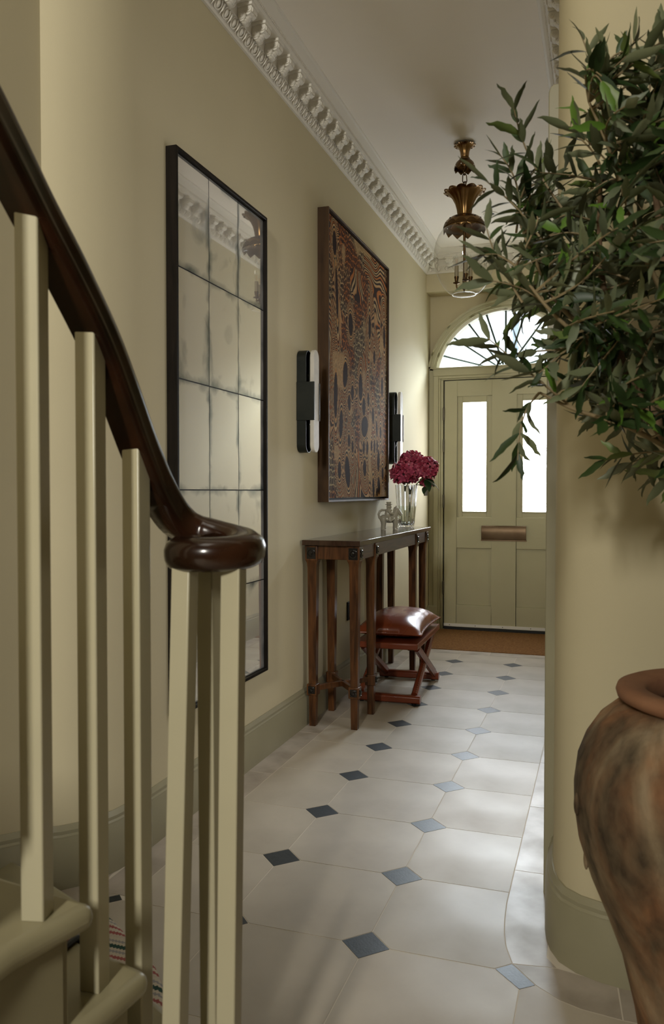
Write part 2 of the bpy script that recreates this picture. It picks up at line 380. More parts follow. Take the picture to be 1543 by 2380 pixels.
def octa(i, j):
    x0, y0 = PX + PP*i, PY + PP*j; x1, y1 = x0 + PP, y0 + PP; d = DD
    return [(x0 + d, y0), (x1 - d, y0), (x1, y0 + d), (x1, y1 - d), (x1 - d, y1), (x0 + d, y1), (x0, y1 - d), (x0, y0 + d)]
BL, BRX, MAT0, STRIP = -1.31, -0.256, 6.00, 5.88
border_arc = [(BRX, 2.342), (-0.251, 2.25), (-0.244, 2.178), (-0.232, 2.115)]
for j in range(-4, 10):
    for i in range(-1, 6):
        p = octa(i, j); yb, yt = PY + PP*j, PY + PP*(j+1)
        if j >= 0:
            if i < 0 or i > 2: continue
            if i == 0: p = clipx(p, BL, False)
            if i == 2:
                if j == 0:
                    p = [(-0.516, yb), (-0.248, yb), (-0.209, 2.044)] + border_arc[::-1] + [(BRX, yt), (-0.516, yt), (-0.582, yt - DD), (-0.582, yb + DD)]
                else: p = clipx(p, BRX, True)
        else:
            if i == 3 and j == -1:
                p = [(-0.116+0.0, yb), (0.152, yb), (0.218, yb + DD), (0.218, 1.895), (0.05, 1.90), (-0.04, 1.912), (-0.089, 1.930), (-0.146, 1.971), (-0.182, 1.9426), (-0.182, yb + DD)]
            elif i > 3 and j == -1: p = clipy(p, 1.895, True)
        if yt > STRIP: p = clipy(p, STRIP, True)
        if len(p) < 3 or yb >= STRIP: continue
        tile(p, tile_rng.choice([LIME, LIME, LIME2]))
def dia(x, y, d=DD): return [(x - d, y), (x, y + d), (x + d, y), (x, y - d)]
for j in range(-3, 10):
    for i in range(0, 6):
        x, y = PX + PP*i, PY + PP*j; p = dia(x, y)
        if j > 0 and (i == 0 or i > 2): continue
        if y > STRIP: continue
        if j == 0:
            if i == 0: p = [(x + DD, y), (x, y - DD), (x - 0.025, y - DD + 0.025), (x + DD - 0.025, y + 0.025)]
            elif i == 3: p = [(-0.248, y), (-0.209, 2.044), (-0.146, 1.971), (-0.182, 1.9426)]
            elif i > 3: continue
        tile(p, SLATE, 'slate_inset', 0.0012)
ys = [2.03, 2.53, 3.12, 3.715, 4.31, 4.9, 5.49, STRIP]
for a, b in zip(ys, ys[1:]): tile([(-1.425, a), (BL, a), (BL, b), (-1.425, b)], LIMEB, 'border_tile')
tile([(-1.75, 1.55), (PX - 0.4 + DD, 1.6), (-1.405, 1.968), (-1.342, 2.03), (-1.425, 2.03), (-1.44, 2.2), (-1.75, 2.2)], LIMEB, 'border_tile')
ys = [2.56, 3.10, 3.62, 4.16, 4.7, 5.24, STRIP]
for a, b in zip(ys, ys[1:]): tile([(BRX, a), (-0.128, a), (-0.128, b), (BRX, b)], LIMEB, 'border_tile')
tile([(-0.209, 2.044)] + border_arc[::-1] + [(BRX, 2.56), (-0.128, 2.56), (-0.128, 2.1), (-0.10, 2.06)], LIMEB, 'border_tile')
tile([(-0.209, 2.044), (-0.10, 2.06), (0.04, 2.03), (0.05, 1.90), (-0.04, 1.912), (-0.089, 1.930), (-0.146, 1.971)], LIMEB, 'border_tile')
tile([(0.04, 2.04), (0.05, 1.90), (0.65, 1.895), (0.65, 2.04)], LIMEB, 'border_tile'); tile([(0.65, 2.04), (0.65, 1.895), (1.3, 1.895), (1.3, 2.04)], LIMEB, 'border_tile')
xs = [-1.425, -0.78, -0.128]
for a, b in zip(xs, xs[1:]): tile([(a, STRIP), (b, STRIP), (b, MAT0), (a, MAT0)], LIMEB, 'border_tile')
mb = MB(); mb.box(-1.42, -0.13, MAT0 + 0.004, 6.885, -0.004, 0.004)
tag(obj('doormat', mb, COIR, smooth=None), 'brown coir doormat filling the floor before the front door', 'doormat')

# ------------------------------------------------------------------ baseboards
SK = [(0, 0), (0.021, 0), (0.021, 0.142), (0.017, 0.150), (0.017, 0.156), (0.013, 0.162), (0.013, 0.172), (0.008, 0.180), (0.004, 0.187), (0, 0.187)]
def skirt(name, path, label, prof=SK, m=TRIM):
    mb = MB(); mb.sweep(prof, path)
    return struct(obj(name, mb, m, smooth=30), label, 'baseboard')
lp = [(x, y, 0) for x, y in LW[:-1][::-1]]
lp = [(-1.565, 1.0, 0.21), (-1.565, 1.55, 0.12), (-1.565, 1.93, 0.02)] + lp[1:-1] + [(-1.44, 6.885, 0)]
lp = lp[::-1]                                # towards -Y the room lies on the left-hand normal
skirt('baseboard_left', lp, 'olive grey skirting along the left wall')
rp = [(x, y, 0) for x, y in RWP]
rp2 = [(-0.125, 6.885, 0), (-0.125, 3.55, 0)]; rp = [(-0.125, 2.43, 0)] + rp[1:-1] + [(2.2, 2.04, 0)]
mbp = [(-a, b) for a, b in SK]
skirt('baseboard_side', rp2, 'olive grey skirting along the right wall of the hall', prof=mbp)
skirt('baseboard_right', rp, 'olive grey skirting curving round the wall end', prof=mbp)
# flat casing strip on the right wall just behind the rounded end
mb = MB(); pr = [(-0.160, 0), (-0.160, 2.33), (-0.155, 2.345), (-0.146, 2.352), (-0.124, 2.352), (-0.124, 0)]
mb.prism(pr, 2.43, 2.475, 'y')
struct(obj('trim_2', mb, TRIM, bevel=0.003, smooth=40), 'flat painted door casing on the right wall', 'casing')

# ------------------------------------------------------------------ cornice with egg moulding and scrolled modillions
CP = [(0, -0.172), (0.010, -0.172), (0.012, -0.158), (0.016, -0.152), (0.030, -0.128), (0.034, -0.122), (0.040, -0.116), (0.042, -0.068), (0.050, -0.066), (0.112, -0.066), (0.114, -0.052),
      (0.119, -0.050), (0.121, -0.043), (0.126, -0.038), (0.130, -0.024), (0.140, -0.010), (0.150, -0.008), (0.152, 0.0), (0, 0)]
def modillion_mesh():
    mb = MB(); hw = 0.030
    # scrolled bracket profile (a out from wall, b up), swept along the wall
    p = [(0.040, -0.068), (0.040, -0.118), (0.052, -0.132), (0.064, -0.131), (0.071, -0.120), (0.074, -0.108), (0.084, -0.112), (0.094, -0.108), (0.101, -0.098), (0.103, -0.086), (0.100, -0.078), (0.100, -0.068)]
    mb.prism(p, -hw*0.82, hw*0.82, 'y')
    mb.box(0.040, 0.106, -hw*1.12, hw*1.12, -0.078, -0.0662)
    for s in (-1, 1):
        for (a, b, r) in ((0.058, -0.112, 0.017), (0.091, -0.093, 0.012)):
            mb.cyl((a, s*hw*0.8, b), (a, s*hw*1.0, b), r, r*0.85, 12)
            mb.sphere((a, s*hw*1.02, b), r*0.4, 8, 6)
    for k in range(5):     # acanthus leaf on the underside
        t = k/4; mb.sphere((0.058 + 0.032*t, 0, -0.130 + 0.028*t), 0.010, 8, 6, (1.0, 2.2 - 0.5*t, 0.6))
    for k in range(-2, 3): mb.sphere((0.102, k*0.009, -0.092), 0.0065, 8, 6, (0.7, 0.8, 1.5))
    return mb.mesh('modillion', PLASTER, 40)
def egg_mesh():
    mb = MB()
    T = Matrix.Translation((0.025, 0, -0.139)) @ Matrix.Rotation(R(35), 4, 'Y')
    mb.sphere((0, 0, 0), 0.016, 10, 8, (0.6, 0.95, 1.1), M=T)
    arcp = [(0.004, 0.0225*math.sin(a), -0.0215*math.cos(a) + 0.002) for a in [R(-150 + 300*i/12) for i in range(13)]]
    mb.tube([T @ Vector(p) for p in arcp], 0.0035, 6)
    mb.tube([T @ Vector((0.003, 0.034, 0.018)), T @ Vector((0.007, 0.034, -0.002)), T @ Vector((0.003, 0.034, -0.021))], [0.006, 0.004, 0.0015], 6)
    return mb.mesh('egg_ornament', PLASTER, 50)
MOD = modillion_mesh(); EGG = egg_mesh()
def beadrow_mesh(n, sp):
    mb = MB()
    for k in range(n): mb.sphere((0.1185, (k - (n-1)/2)*sp, -0.0475), 0.0058, 6, 4, (0.9, 1.1, 1.0))
    return mb.mesh('bead_course', PLASTER, 60)
BEAD = beadrow_mesh(12, 0.137/12)
def cornice(name, path, label, M, length, mirror=False):
    c = sempty(name, label, 'cornice')
    mb = MB(); mb.sweep([(-a, b) if mirror else (a, b) for a, b in CP], path)
    obj('moulding', mb, PLASTER, c, smooth=30)
    n = int(length/0.137)
    for k in range(n):
        y = (k + 0.5)*0.137 + 0.005
        for me, nm, ys2 in ((MOD, 'modillion', (y,)), (EGG, 'egg_ornament', (y - 0.034, y + 0.034)), (BEAD, 'bead_course', (y,))):
            for yy in ys2:
                o = link(nm, me, c); o.matrix_local = M @ Matrix.Translation((0, yy, 0))
    return c
# local frame: x out from the wall, y along it, z up
YS = 1.98
cornice('trim_3', [(-1.44, 6.80, H), (-1.44, YS, H)], 'white plaster cornice with modillions along the left wall', Matrix.Translation((-1.44, YS, H)), 6.80 - YS - 0.05)
cornice('trim_4', [(-0.125, YS + 0.35, H), (-0.125, 6.80, H)], 'white plaster cornice with modillions along the right wall', Matrix.Translation((-0.125, 6.80, H)) @ Matrix.Rotation(math.pi, 4, 'Z'), 6.80 - YS - 0.4)
cornice('trim_5', [(-0.125, 6.80, H), (-1.44, 6.80, H)], 'white plaster cornice across the beam above the door', Matrix.Translation((-1.44, 6.80, H)) @ Matrix.Rotation(-math.pi/2, 4, 'Z'), 1.30)

# ================================================================== FRONT DOOR
frame = sempty('trim_6', 'olive grey painted frame around the front door', 'door frame')
mb = MB()
FY = 6.885
prof_steps = [(-1.437, -1.395, 6.905), (-1.395, -1.352, 6.893), (-1.352, -1.336, 6.90), (-1.336, -1.312, 6.908)]
for a, b, y in prof_steps:
    zt = 2.241 if b < -1.39 else (2.172 if b < -1.34 else (2.15 if b < -1.33 else DZ))
    mb.box(a, b, y, 6.99, 0.0, zt); mb.box(2*DX - b, min(2*DX - a, -0.127), y, 6.99, 0.0, zt)
obj('jamb', mb, DOORP, frame, bevel=0.003)
mb = MB(); mb.box(-1.40, -0.20, 6.893, 6.99, 2.172, 2.235); mb.box(-1.36, -0.235, 6.900, 6.99, 2.150, 2.172); mb.box(-1.335, -0.26, 6.908, 6.99, 2.137, 2.150); mb.box(-1.41, -0.19, 6.882, 6.99, 2.232, 2.243)
obj('transom', mb, DOORP, frame, bevel=0.003)
for s in (-1, 1):
    mb = MB(); x0 = DX + s*0.6; mb.box(min(x0 - 0.03, x0 + 0.03)-0.012, max(x0 - 0.03, x0 + 0.03)+0.012, 6.875, 6.985, 0.0, 0.20)
    obj('plinth_block', mb, DOORP, frame, bevel=0.003)
def ring(r0, r1, y0, y1, a0=0.0, a1=math.pi, n=48):
    mb = MB(); pts = []
    for i in range(n):
        t0 = a0 + (a1 - a0)*i/n; t1 = a0 + (a1 - a0)*(i+1)/n
        q = [(DX + r*math.cos(t), DZ + r*math.sin(t)) for r, t in ((r0, t0), (r1, t0), (r1, t1), (r0, t1))]
        mb.prism(q, y0, y1, 'y')
    return mb
a_in = math.asin(0.09/0.64)
mb = ring(0.612, 0.640, 6.905, 6.99, a_in, math.pi - a_in); m2 = ring(0.640, 0.655, 6.89, 6.99, a_in+.04, math.pi - a_in-.04); m3 = ring(0.592, 0.612, 6.925, 6.99, a_in, math.pi - a_in)
mb.add(m2.v, m2.f); mb.add(m3.v, m3.f)
obj('arch_moulding', mb, DOORP, frame, smooth=30)

fan = sempty('window_1', 'half-round fanlight of radiating bars above the front door', 'window')
mb = ring(0.572, 0.600, 6.955, 7.02, a_in, math.pi - a_in)
obj('window_frame', mb, PLASTER, fan, smooth=30)
mb = MB(); mb.box(DX - 0.585, DX + 0.585, 6.955, 7.02, 2.235, 2.250); obj('sill', mb, PLASTER, fan)
HUB = (DX, 2.200)
angs = [16.7 + 18.33*k for k in range(9)]
def on_arch(a):   # where the bar meets the arch
    lo, hi = 0.05, 0.8
    for _ in range(40):
        mid = (lo + hi)/2; x = HUB[0] + mid*math.cos(a); z = HUB[1] + mid*math.sin(a)
        if math.hypot(x - DX, z - DZ) < 0.578: lo = mid
        else: hi = mid
    return lo
LEADB = mat('glazing_bar', (0.05, 0.075, 0.07), 0.5)
for a in angs:
    a = R(a); mb = MB(); r1 = on_arch(a); r0 = 0.05/math.sin(a)
    if r0 > 0.19: r0 = 0.17
    mb.cyl((HUB[0] + r0*math.cos(a), 6.985, HUB[1] + r0*math.sin(a)), (HUB[0] + r1*math.cos(a), 6.985, HUB[1] + r1*math.sin(a)), 0.0085, seg=8)
    obj('glazing_bar', mb, LEADB, fan)
bounds = [R(8.0)] + [R(a) for a in angs] + [R(172.0)]
for a, b in zip(bounds, bounds[1:]):
    mb = MB(); pts = []
    for k in range(5):
        t = a + (b - a)*k/4; r = on_arch(t); pts.append((HUB[0] + r*math.cos(t), HUB[1] + r*math.sin(t)))
    for t in (b, a):
        r = 0.048/max(0.1, math.sin(t)); r = min(r, on_arch(t)*0.98); pts.append((HUB[0] + r*math.cos(t), HUB[1] + r*math.sin(t)))
    mb.prism(pts, 6.983, 6.986, 'y'); obj('pane', mb, GLASS, fan, smooth=None)

door = sempty('door_1', 'olive grey panelled front door with two tall frosted lights', 'door')
DXL, DXR, DY = -1.300, -0.294, 6.900
mb = MB()
xs = [DXL, -1.193, -0.897, -0.693, -0.401, DXR]
zs = [0.028, 0.216, 0.703, 0.968, 1.995, 2.128]
for (a, b) in ((0, 1), (2, 3), (4, 5)): mb.box(xs[a], xs[b], DY, DY + 0.05, zs[0], zs[5])     # stiles and muntin
for (a, b) in ((1, 2), (3, 4)):
    for (c, d) in ((0, 1), (2, 3), (4, 5)): mb.box(xs[a], xs[b], DY, DY + 0.05, zs[c], zs[d])
obj('door_leaf', mb, DOORP, door, bevel=0.0025)
for (a, b) in ((1, 2), (3, 4)):
    mb = MB(); mb.box(xs[a], xs[b], DY + 0.014, DY + 0.04, zs[1], zs[2]); obj('lower_panel', mb, DOORP, door, bevel=0.002)
    gx0, gx1, gz0, gz1 = xs[a] + 0.046, xs[b] - 0.046, 1.012, 1.945
    mb = MB()
    for (q, r, s2, t) in ((xs[a], gx0, zs[3], zs[4]), (gx1, xs[b], zs[3], zs[4]), (gx0, gx1, zs[3], gz0), (gx0, gx1, gz1, zs[4])): mb.box(q, r, DY + 0.014, DY + 0.04, s2, t)
    obj('glazed_panel', mb, DOORP, door, bevel=0.002)
    mb = MB()
    for (q, r, s2, t) in ((gx0 - .006, gx0 + .004, gz0, gz1), (gx1 - .004, gx1 + .006, gz0, gz1), (gx0, gx1, gz0 - .006, gz0 + .004), (gx0, gx1, gz1 - .004, gz1 + .006)): mb.box(q, r, DY + 0.008, DY + 0.03, s2, t)
    obj('glazing_bead', mb, DOORP, door, bevel=0.003)
    mb = MB(); mb.box(gx0, gx1, DY + 0.022, DY + 0.028, gz0, gz1)
    obj('frosted_pane', mb, FROST, door, smooth=None, label='white frosted glass pane lit by daylight')
for z in (1.846, 1.577, 1.102, 0.36):
    mb = MB(); mb.cyl((DXL - 0.006, DY - 0.006, z - 0.05), (DXL - 0.006, DY - 0.006, z + 0.05), 0.008, seg=10)
    for k in (-1, 1): mb.sphere((DXL - 0.006, DY - 0.006, z + k*0.052), 0.0075, 8, 6)
    obj('hinge', mb, STEEL, door, label='dark metal hinge')
mb = MB(); pl = [(DY - 0.002, 0.778), (DY - 0.016, 0.782), (DY - 0.020, 0.80), (DY - 0.024, 0.84), (DY - 0.020, 0.88), (DY - 0.012, 0.896), (DY - 0.002, 0.898)]
mb.prism(pl, -0.981, -0.611, 'x'); lpn = obj('letter_plate', mb, PLATE, door, bevel=0.002, label='aged brass letter plate')
mb = MB(); mb.box(-0.985, -0.607, DY - 0.006, DY - 0.001, 0.768, 0.780); obj('plate_lip', mb, PLATE, lpn)
mb = MB(); mb.box(DXL, DXR, DY - 0.008, DY - 0.0005, 0.030, 0.054); ws = obj('weather_strip', mb, ALU, door, label='white metal weather strip')
for x in (-1.25, -1.03, -0.80, -0.57, -0.34):
    mb = MB(); mb.cyl((x, DY - 0.0105, 0.042), (x, DY - 0.008, 0.042), 0.004, seg=8); obj('screw', mb, STEEL, ws)
mb = MB(); mb.box(DXL, DXR, DY + 0.002, DY + 0.03, 0.005, 0.0305); obj('dark_gap_strip', mb, DARKT, door)  # dark strip added to stand for the black, shaded gap under the door
mb = MB(); mb.box(-1.312, -0.28, 6.94, 7.1, -0.002, 0.012); obj('threshold', mb, DARKT, frame)
mb = MB(); mb.box(DXL - 0.008, DXL, DY + 0.02, DY + 0.06, 0.02, 2.134); mb.box(DXR, DXR + 0.008, DY + 0.02, DY + 0.06, 0.02, 2.134); mb.box(DXL, DXR, DY + 0.02, DY + 0.06, 2.129, 2.136)
obj('rebate_seal', mb, DARKT, frame)
# fill behind the door so that daylight enters only by the glass
mb = MB(); mb.box(DXL - 0.02, DXR + 0.02, DY + 0.055, DY + 0.06, 0.0, 2.15); obj('outer_board', mb, DOORP, frame, smooth=None)

# ================================================================== OUTSIDE (seen pale through the fanlight)
lamp = thing('street_lamp', 'pale blue lantern of a street lamp beyond the fanlight', 'street lamp', (-1.44, 14.0, 0))
PALE = mat('pale_blue_iron', (0.30, 0.36, 0.42), 0.6)
mb = MB(); mb.lathe([(0.09, 0), (0.09, 0.3), (0.045, 0.4), (0.04, 3.55), (0.07, 3.6), (0.03, 3.66), (0.05, 3.72)], 12); obj('post', mb, PALE, lamp)
mb = MB(); mb.lathe([(0.035, 3.72), (0.065, 3.98), (0.07, 4.04), (0.035, 4.12), (0.02, 4.14), (0.03, 4.17), (0.0, 4.22)], 6); obj('lantern', mb, PALE, lamp, smooth=None)

# ================================================================== MIRROR
mir = thing('wall_mirror', 'tall black framed antique mirror of fifteen foxed panels on left wall', 'mirror', (-1.44, 2.885, 0.398))
MW, MH = 0.792, 1.976
mb = MB(); t = 0.012
mb.box(0, 0.042, -MW/2, -MW/2 + t, 0, MH); mb.box(0, 0.042, MW/2 - t, MW/2, 0, MH); mb.box(0, 0.042, -MW/2 + t, MW/2 - t, 0, t); mb.box(0, 0.042, -MW/2 + t, MW/2 - t, MH - t, MH)
obj('frame', mb, BLACKW, mir, bevel=0.0015)
mb = MB(); mb.box(0.0, 0.024, -MW/2 + t, MW/2 - t, t, MH - t); obj('backing_board', mb, BLACK, mir, smooth=None)
pw, ph = (MW - 2*t)/3, (MH - 2*t)/5
mb = MB(); g = 0.0022; hw2, hh = pw/2 - g, ph/2 - g
mb.box(0, 0.003, -hw2, hw2, -hh, hh)
PANEL = mb.mesh('mirror_panel', MIRROR, None)
for r_ in range(5):
    for c_ in range(3):
        o = link('mirror_panel', PANEL, mir, (0.0243, -MW/2 + t + pw*(c_ + .5), t + ph*(r_ + .5)))
        o.rotation_euler = (0, R(random.uniform(-0.12, 0.12)), R(random.uniform(-0.15, 0.15)))

# ================================================================== PAINTING
pic = thing('framed_painting', 'large brown and ochre patterned canvas in a deep walnut box frame', 'painting', (-1.44, 4.681, 1.129))
PW, PH, PD = 1.262, 1.55, 0.062
mb = MB(); t = 0.010
mb.box(0, PD, -PW/2, -PW/2 + t, 0, PH); mb.box(0, PD, PW/2 - t, PW/2, 0, PH); mb.box(0, PD, -PW/2 + t, PW/2 - t, 0, t); mb.box(0, PD, -PW/2 + t, PW/2 - t, PH - t, PH)
obj('frame', mb, WALNUT, pic, bevel=0.001)
mb = MB(); mb.box(0, 0.02, -PW/2 + t, PW/2 - t, t, PH - t); obj('backing_board', mb, BLACK, pic, smooth=None)
import numpy as np
def paint_canvas():
    CW, CH = PW - 0.044, PH - 0.044; NU, NV = 260, 620
    U, V = np.meshgrid(np.linspace(0, 1, NU), np.linspace(0, 1, NV)); X = U*CW; Z = V*CH
    rng = np.random.RandomState(5)
    def vnoise(x, y, seed):
        r = np.random.RandomState(seed); G = r.rand(64, 64); xi = np.floor(x).astype(int) % 63; yi = np.floor(y).astype(int) % 63
        fx = x - np.floor(x); fy = y - np.floor(y); fx = fx*fx*(3-2*fx); fy = fy*fy*(3-2*fy)
        return (G[yi, xi]*(1-fx) + G[yi, xi+1]*fx)*(1-fy) + (G[yi+1, xi]*(1-fx) + G[yi+1, xi+1]*fx)*fy
    # ovals: u, v(from top), half width, half height, tilt
    ov = [(.085,.085,.030,.045,0),(.12,.26,.020,.10,.12),(.33,.335,.036,.042,0),(.66,.30,.026,.058,0),(.95,.30,.026,.055,0),(.91,.52,.022,.045,0),(.25,.545,.036,.05,-.1),
          (.5,.56,.032,.055,-.1),(.11,.635,.028,.085,-.05),(.185,.735,.030,.055,-.2),(.37,.60,.025,.03,0),(.32,.645,.024,.032,0),(.55,.63,.028,.04,0),(.63,.595,.02,.03,0),(.72,.66,.022,.04,0),
          (.57,.715,.055,.05,-.5),(.8,.71,.02,.04,.2),(.31,.79,.02,.025,0),(.37,.81,.018,.025,0),(.56,.80,.018,.025,0),(.62,.80,.018,.026,0),(.69,.79,.016,.024,0),(.75,.79,.018,.03,0),(.81,.785,.018,.028,0),(.88,.72,.018,.03,0),
          (.165,.90,.026,.035,0),(.285,.905,.040,.06,.15),(.58,.875,.030,.036,0),(.84,.845,.026,.05,0),(.84,.955,.028,.042,0),(.73,.965,.022,.045,0),(.92,.90,.02,.03,0),(.8,.985,.02,.02,0),(.75,.42,.02,.03,0)]
    d = np.full(X.shape, 9.0); core = np.full(X.shape, 9.0)
    wx = (vnoise(U*7, V*8, 1) - .5)*0.10; wz = (vnoise(U*7, V*8, 2) - .5)*0.12
    for (u, v, a, b, th) in ov:
        dx = (X + wx*0.25 - u*CW); dz = (Z + wz*0.25 - (1-v)*CH); c, s = math.cos(th), math.sin(th)
        q = np.sqrt(((dx*c + dz*s)/(a*CW*1.0))**2 + ((-dx*s + dz*c)/(b*CH))**2)
        dist = (q - 1)*min(a*CW, b*CH); core = np.minimum(core, dist); d = np.minimum(d, dist)
    # flowing contour field between the ovals
    flow = vnoise(U*3.2 + 9, V*3.6, 3)*1.0 + 0.35*vnoise(U*8, V*9, 4)
    nearo = np.clip(d, 0, 0.09)/0.0125 + flow*15.0*np.clip((d - 0.02)/0.05, 0, 1)
    ringsv = 0.5 + 0.5*np.sin(nearo*2*math.pi)
    # cells of small dashes
    def cells(sc, seed):
        r = np.random.RandomState(seed); gx = X*sc; gz = Z*sc*0.62; F1 = np.full(X.shape, 9.0); F2 = F1.copy()
        J = r.rand(200, 200, 2); ix = np.floor(gx).astype(int); iz = np.floor(gz).astype(int)
        for a in (-1, 0, 1):
            for b in (-1, 0, 1):
                px = ix + a + .15 + .7*J[(iz+b) % 200, (ix+a) % 200, 0]; pz = iz + b + .15 + .7*J[(iz+b) % 200, (ix+a) % 200, 1]
                dd = np.hypot(gx - px, gz - pz); F2 = np.where(dd < F1, F1, np.minimum(F2, dd)); F1 = np.minimum(F1, dd)
        return F1, F2
    F1, F2 = cells(46, 11); edge = np.clip((F2 - F1)/0.30, 0, 1)
    mask = vnoise(U*5 + 20, V*6, 6); lines = mask > 0.57
    hue = vnoise(U*4 + 31, V*5, 8)*0.6 + vnoise(U*11 + 31, V*13, 9)*0.4
    dark = np.array([0.020, 0.009, 0.006]); cream = np.array([0.33, 0.25, 0.135]); orange = np.array([0.29, 0.095, 0.020]); ochre = np.array([0.20, 0.115, 0.045])
    k = np.clip((hue - 0.44)/0.16, 0, 1)[..., None]
    ink = cream*(1-k) + orange*k
    bandh = (0.5 + 0.5*np.sin(nearo*math.pi*0.66))[..., None]
    inkl = cream*bandh + orange*(1 - bandh)
    near = ((d < 0.045) | lines)[..., None]
    vline = np.clip((ringsv - 0.40)/0.25, 0, 1)[..., None]
    vcell = np.where(edge < 0.55, 1.0, 0.0)[..., None]*np.clip(0.6 + 0.6*vnoise(U*60, V*80, 12), 0, 1)[..., None]
    C = np.where(near, dark*(1 - vline) + inkl*vline, dark*(1 - vcell) + ink*vcell)
    smear = np.clip((vnoise(U*9 + 3, V*12 + 7, 21) - 0.80)/0.08, 0, 1)[..., None]
    C = C*(1 - smear*0.7) + np.array([0.30, 0.20, 0.10])*smear*0.7
    C = np.where((core < -0.0005)[..., None], np.array([0.014, 0.006, 0.005]), C)
    C = np.where(((core >= -0.0005) & (core < 0.005))[..., None], np.array([0.29, 0.15, 0.055]), C)
    C = C*1.5; C *= (0.85 + 0.3*vnoise(U*150, V*200, 17))[..., None]
    verts = np.stack([np.zeros_like(X), X - CW/2, Z - CH/2], -1).reshape(-1, 3)
    idx = np.arange(NU*NV).reshape(NV, NU)
    faces = np.stack([idx[:-1, :-1], idx[:-1, 1:], idx[1:, 1:], idx[1:, :-1]], -1).reshape(-1, 4)
    me = bpy.data.meshes.new('canvas'); me.from_pydata(verts.tolist(), [], faces.tolist())
    at = me.color_attributes.new('paint', 'FLOAT_COLOR', 'POINT')
    at.data.foreach_set('color', np.concatenate([C, np.ones(C.shape[:2] + (1,))], -1).astype(np.float32).ravel())
    m = bpy.data.materials.new('dotted_paint'); m.use_nodes = True; nt = m.node_tree; b = nt.nodes['Principled BSDF']
    a = nt.nodes.new('ShaderNodeVertexColor'); a.layer_name = 'paint'; nt.links.new(a.outputs['Color'], b.inputs['Base Color']); b.inputs['Roughness'].default_value = 0.8; b.inputs['Specular IOR Level'].default_value = 0.12
    me.materials.append(m)
    return link('canvas', me, pic, (PD - 0.012, 0, PH/2))
paint_canvas()
mb = MB(); CW, CH = PW - 0.044, PH - 0.044; mb.box(0.021, PD - 0.0135, -CW/2, CW/2, PH/2 - CH/2, PH/2 + CH/2)
obj('stretcher', mb, BLACKW, pic, smooth=None)

# ================================================================== WALL SCONCES
def sconce(y, label):
    s = thing('wall_sconce', label, 'sconce', (-1.44, y, 1.63), group='pair of sconces beside the painting')
    hw, hh = 0.040, 0.253
    def stad(hw, hh, n=12):
        return [(hw*math.cos(t), hh - hw + hw*math.sin(t)) for t in [math.pi*i/n for i in range(n+1)]] + [(-hw*math.cos(t), -(hh - hw) - hw*math.sin(t)) for t in [math.pi*i/n for i in range(n+1)]]
    mb = MB(); o_, i_ = stad(hw, hh), stad(hw - 0.0035, hh - 0.0035); n = len(o_)
    vs = [(0.004, a, b) for a, b in o_] + [(0.050, a, b) for a, b in o_] + [(0.050, a, b) for a, b in i_] + [(0.004, a, b) for a, b in i_]
    fs = []
    for k in range(n):
        j = (k+1) % n
        for q in range(4): fs.append((q*n + k, q*n + j, ((q+1) % 4)*n + j, ((q+1) % 4)*n + k))
    mb.add(vs, fs); obj('hoop', mb, BRONZE, s, smooth=40)
    mb = MB(); mb.prism(i_, 0.0, 0.006, 'x'); obj('back_plate', mb, BLACK, s, smooth=40)
    mb = MB(); mb.prism(stad(hw, hh), 0.070, 0.090, 'x'); obj('alabaster_panel', mb, ALAB, s, bevel=0.003, smooth=40, label='pale alabaster diffuser panel')
    for q in (-1, 1):
        mb = MB(); y0 = q*(hw + 0.001); mb.box(0.002, 0.094, min(y0, y0 + q*0.004), max(y0, y0 + q*0.004), -0.095, 0.093)
        mb.box(0.090, 0.094, min(y0, y0 - q*0.006), max(y0, y0 - q*0.006), -0.095, 0.093)
        obj('bracket', mb, BRONZE, s, bevel=0.001)
    mb = MB(); mb.box(0.006, 0.064, -0.036, 0.036, -0.080, 0.080); obj('lamp_holder', mb, BRONZE, s, bevel=0.002)
    for q in (-1, 1):
        mb = MB(); mb.lathe([(0.010, 0.080), (0.010, 0.094), (0.0135, 0.100), (0.015, 0.112), (0.012, 0.126), (0.006, 0.136), (0.0, 0.138)], 12, (0.040, 0, 0))
        if q < 0: mb.v = [(a, b, -c) for a, b, c in mb.v]
        obj('bulb', mb, GLASSG, s, label='clear glass lamp bulb')
    return s
sconce(3.780, 'bronze and alabaster wall sconce between the mirror and the painting')
sconce(5.555, 'bronze and alabaster wall sconce behind the hydrangeas beyond the painting')

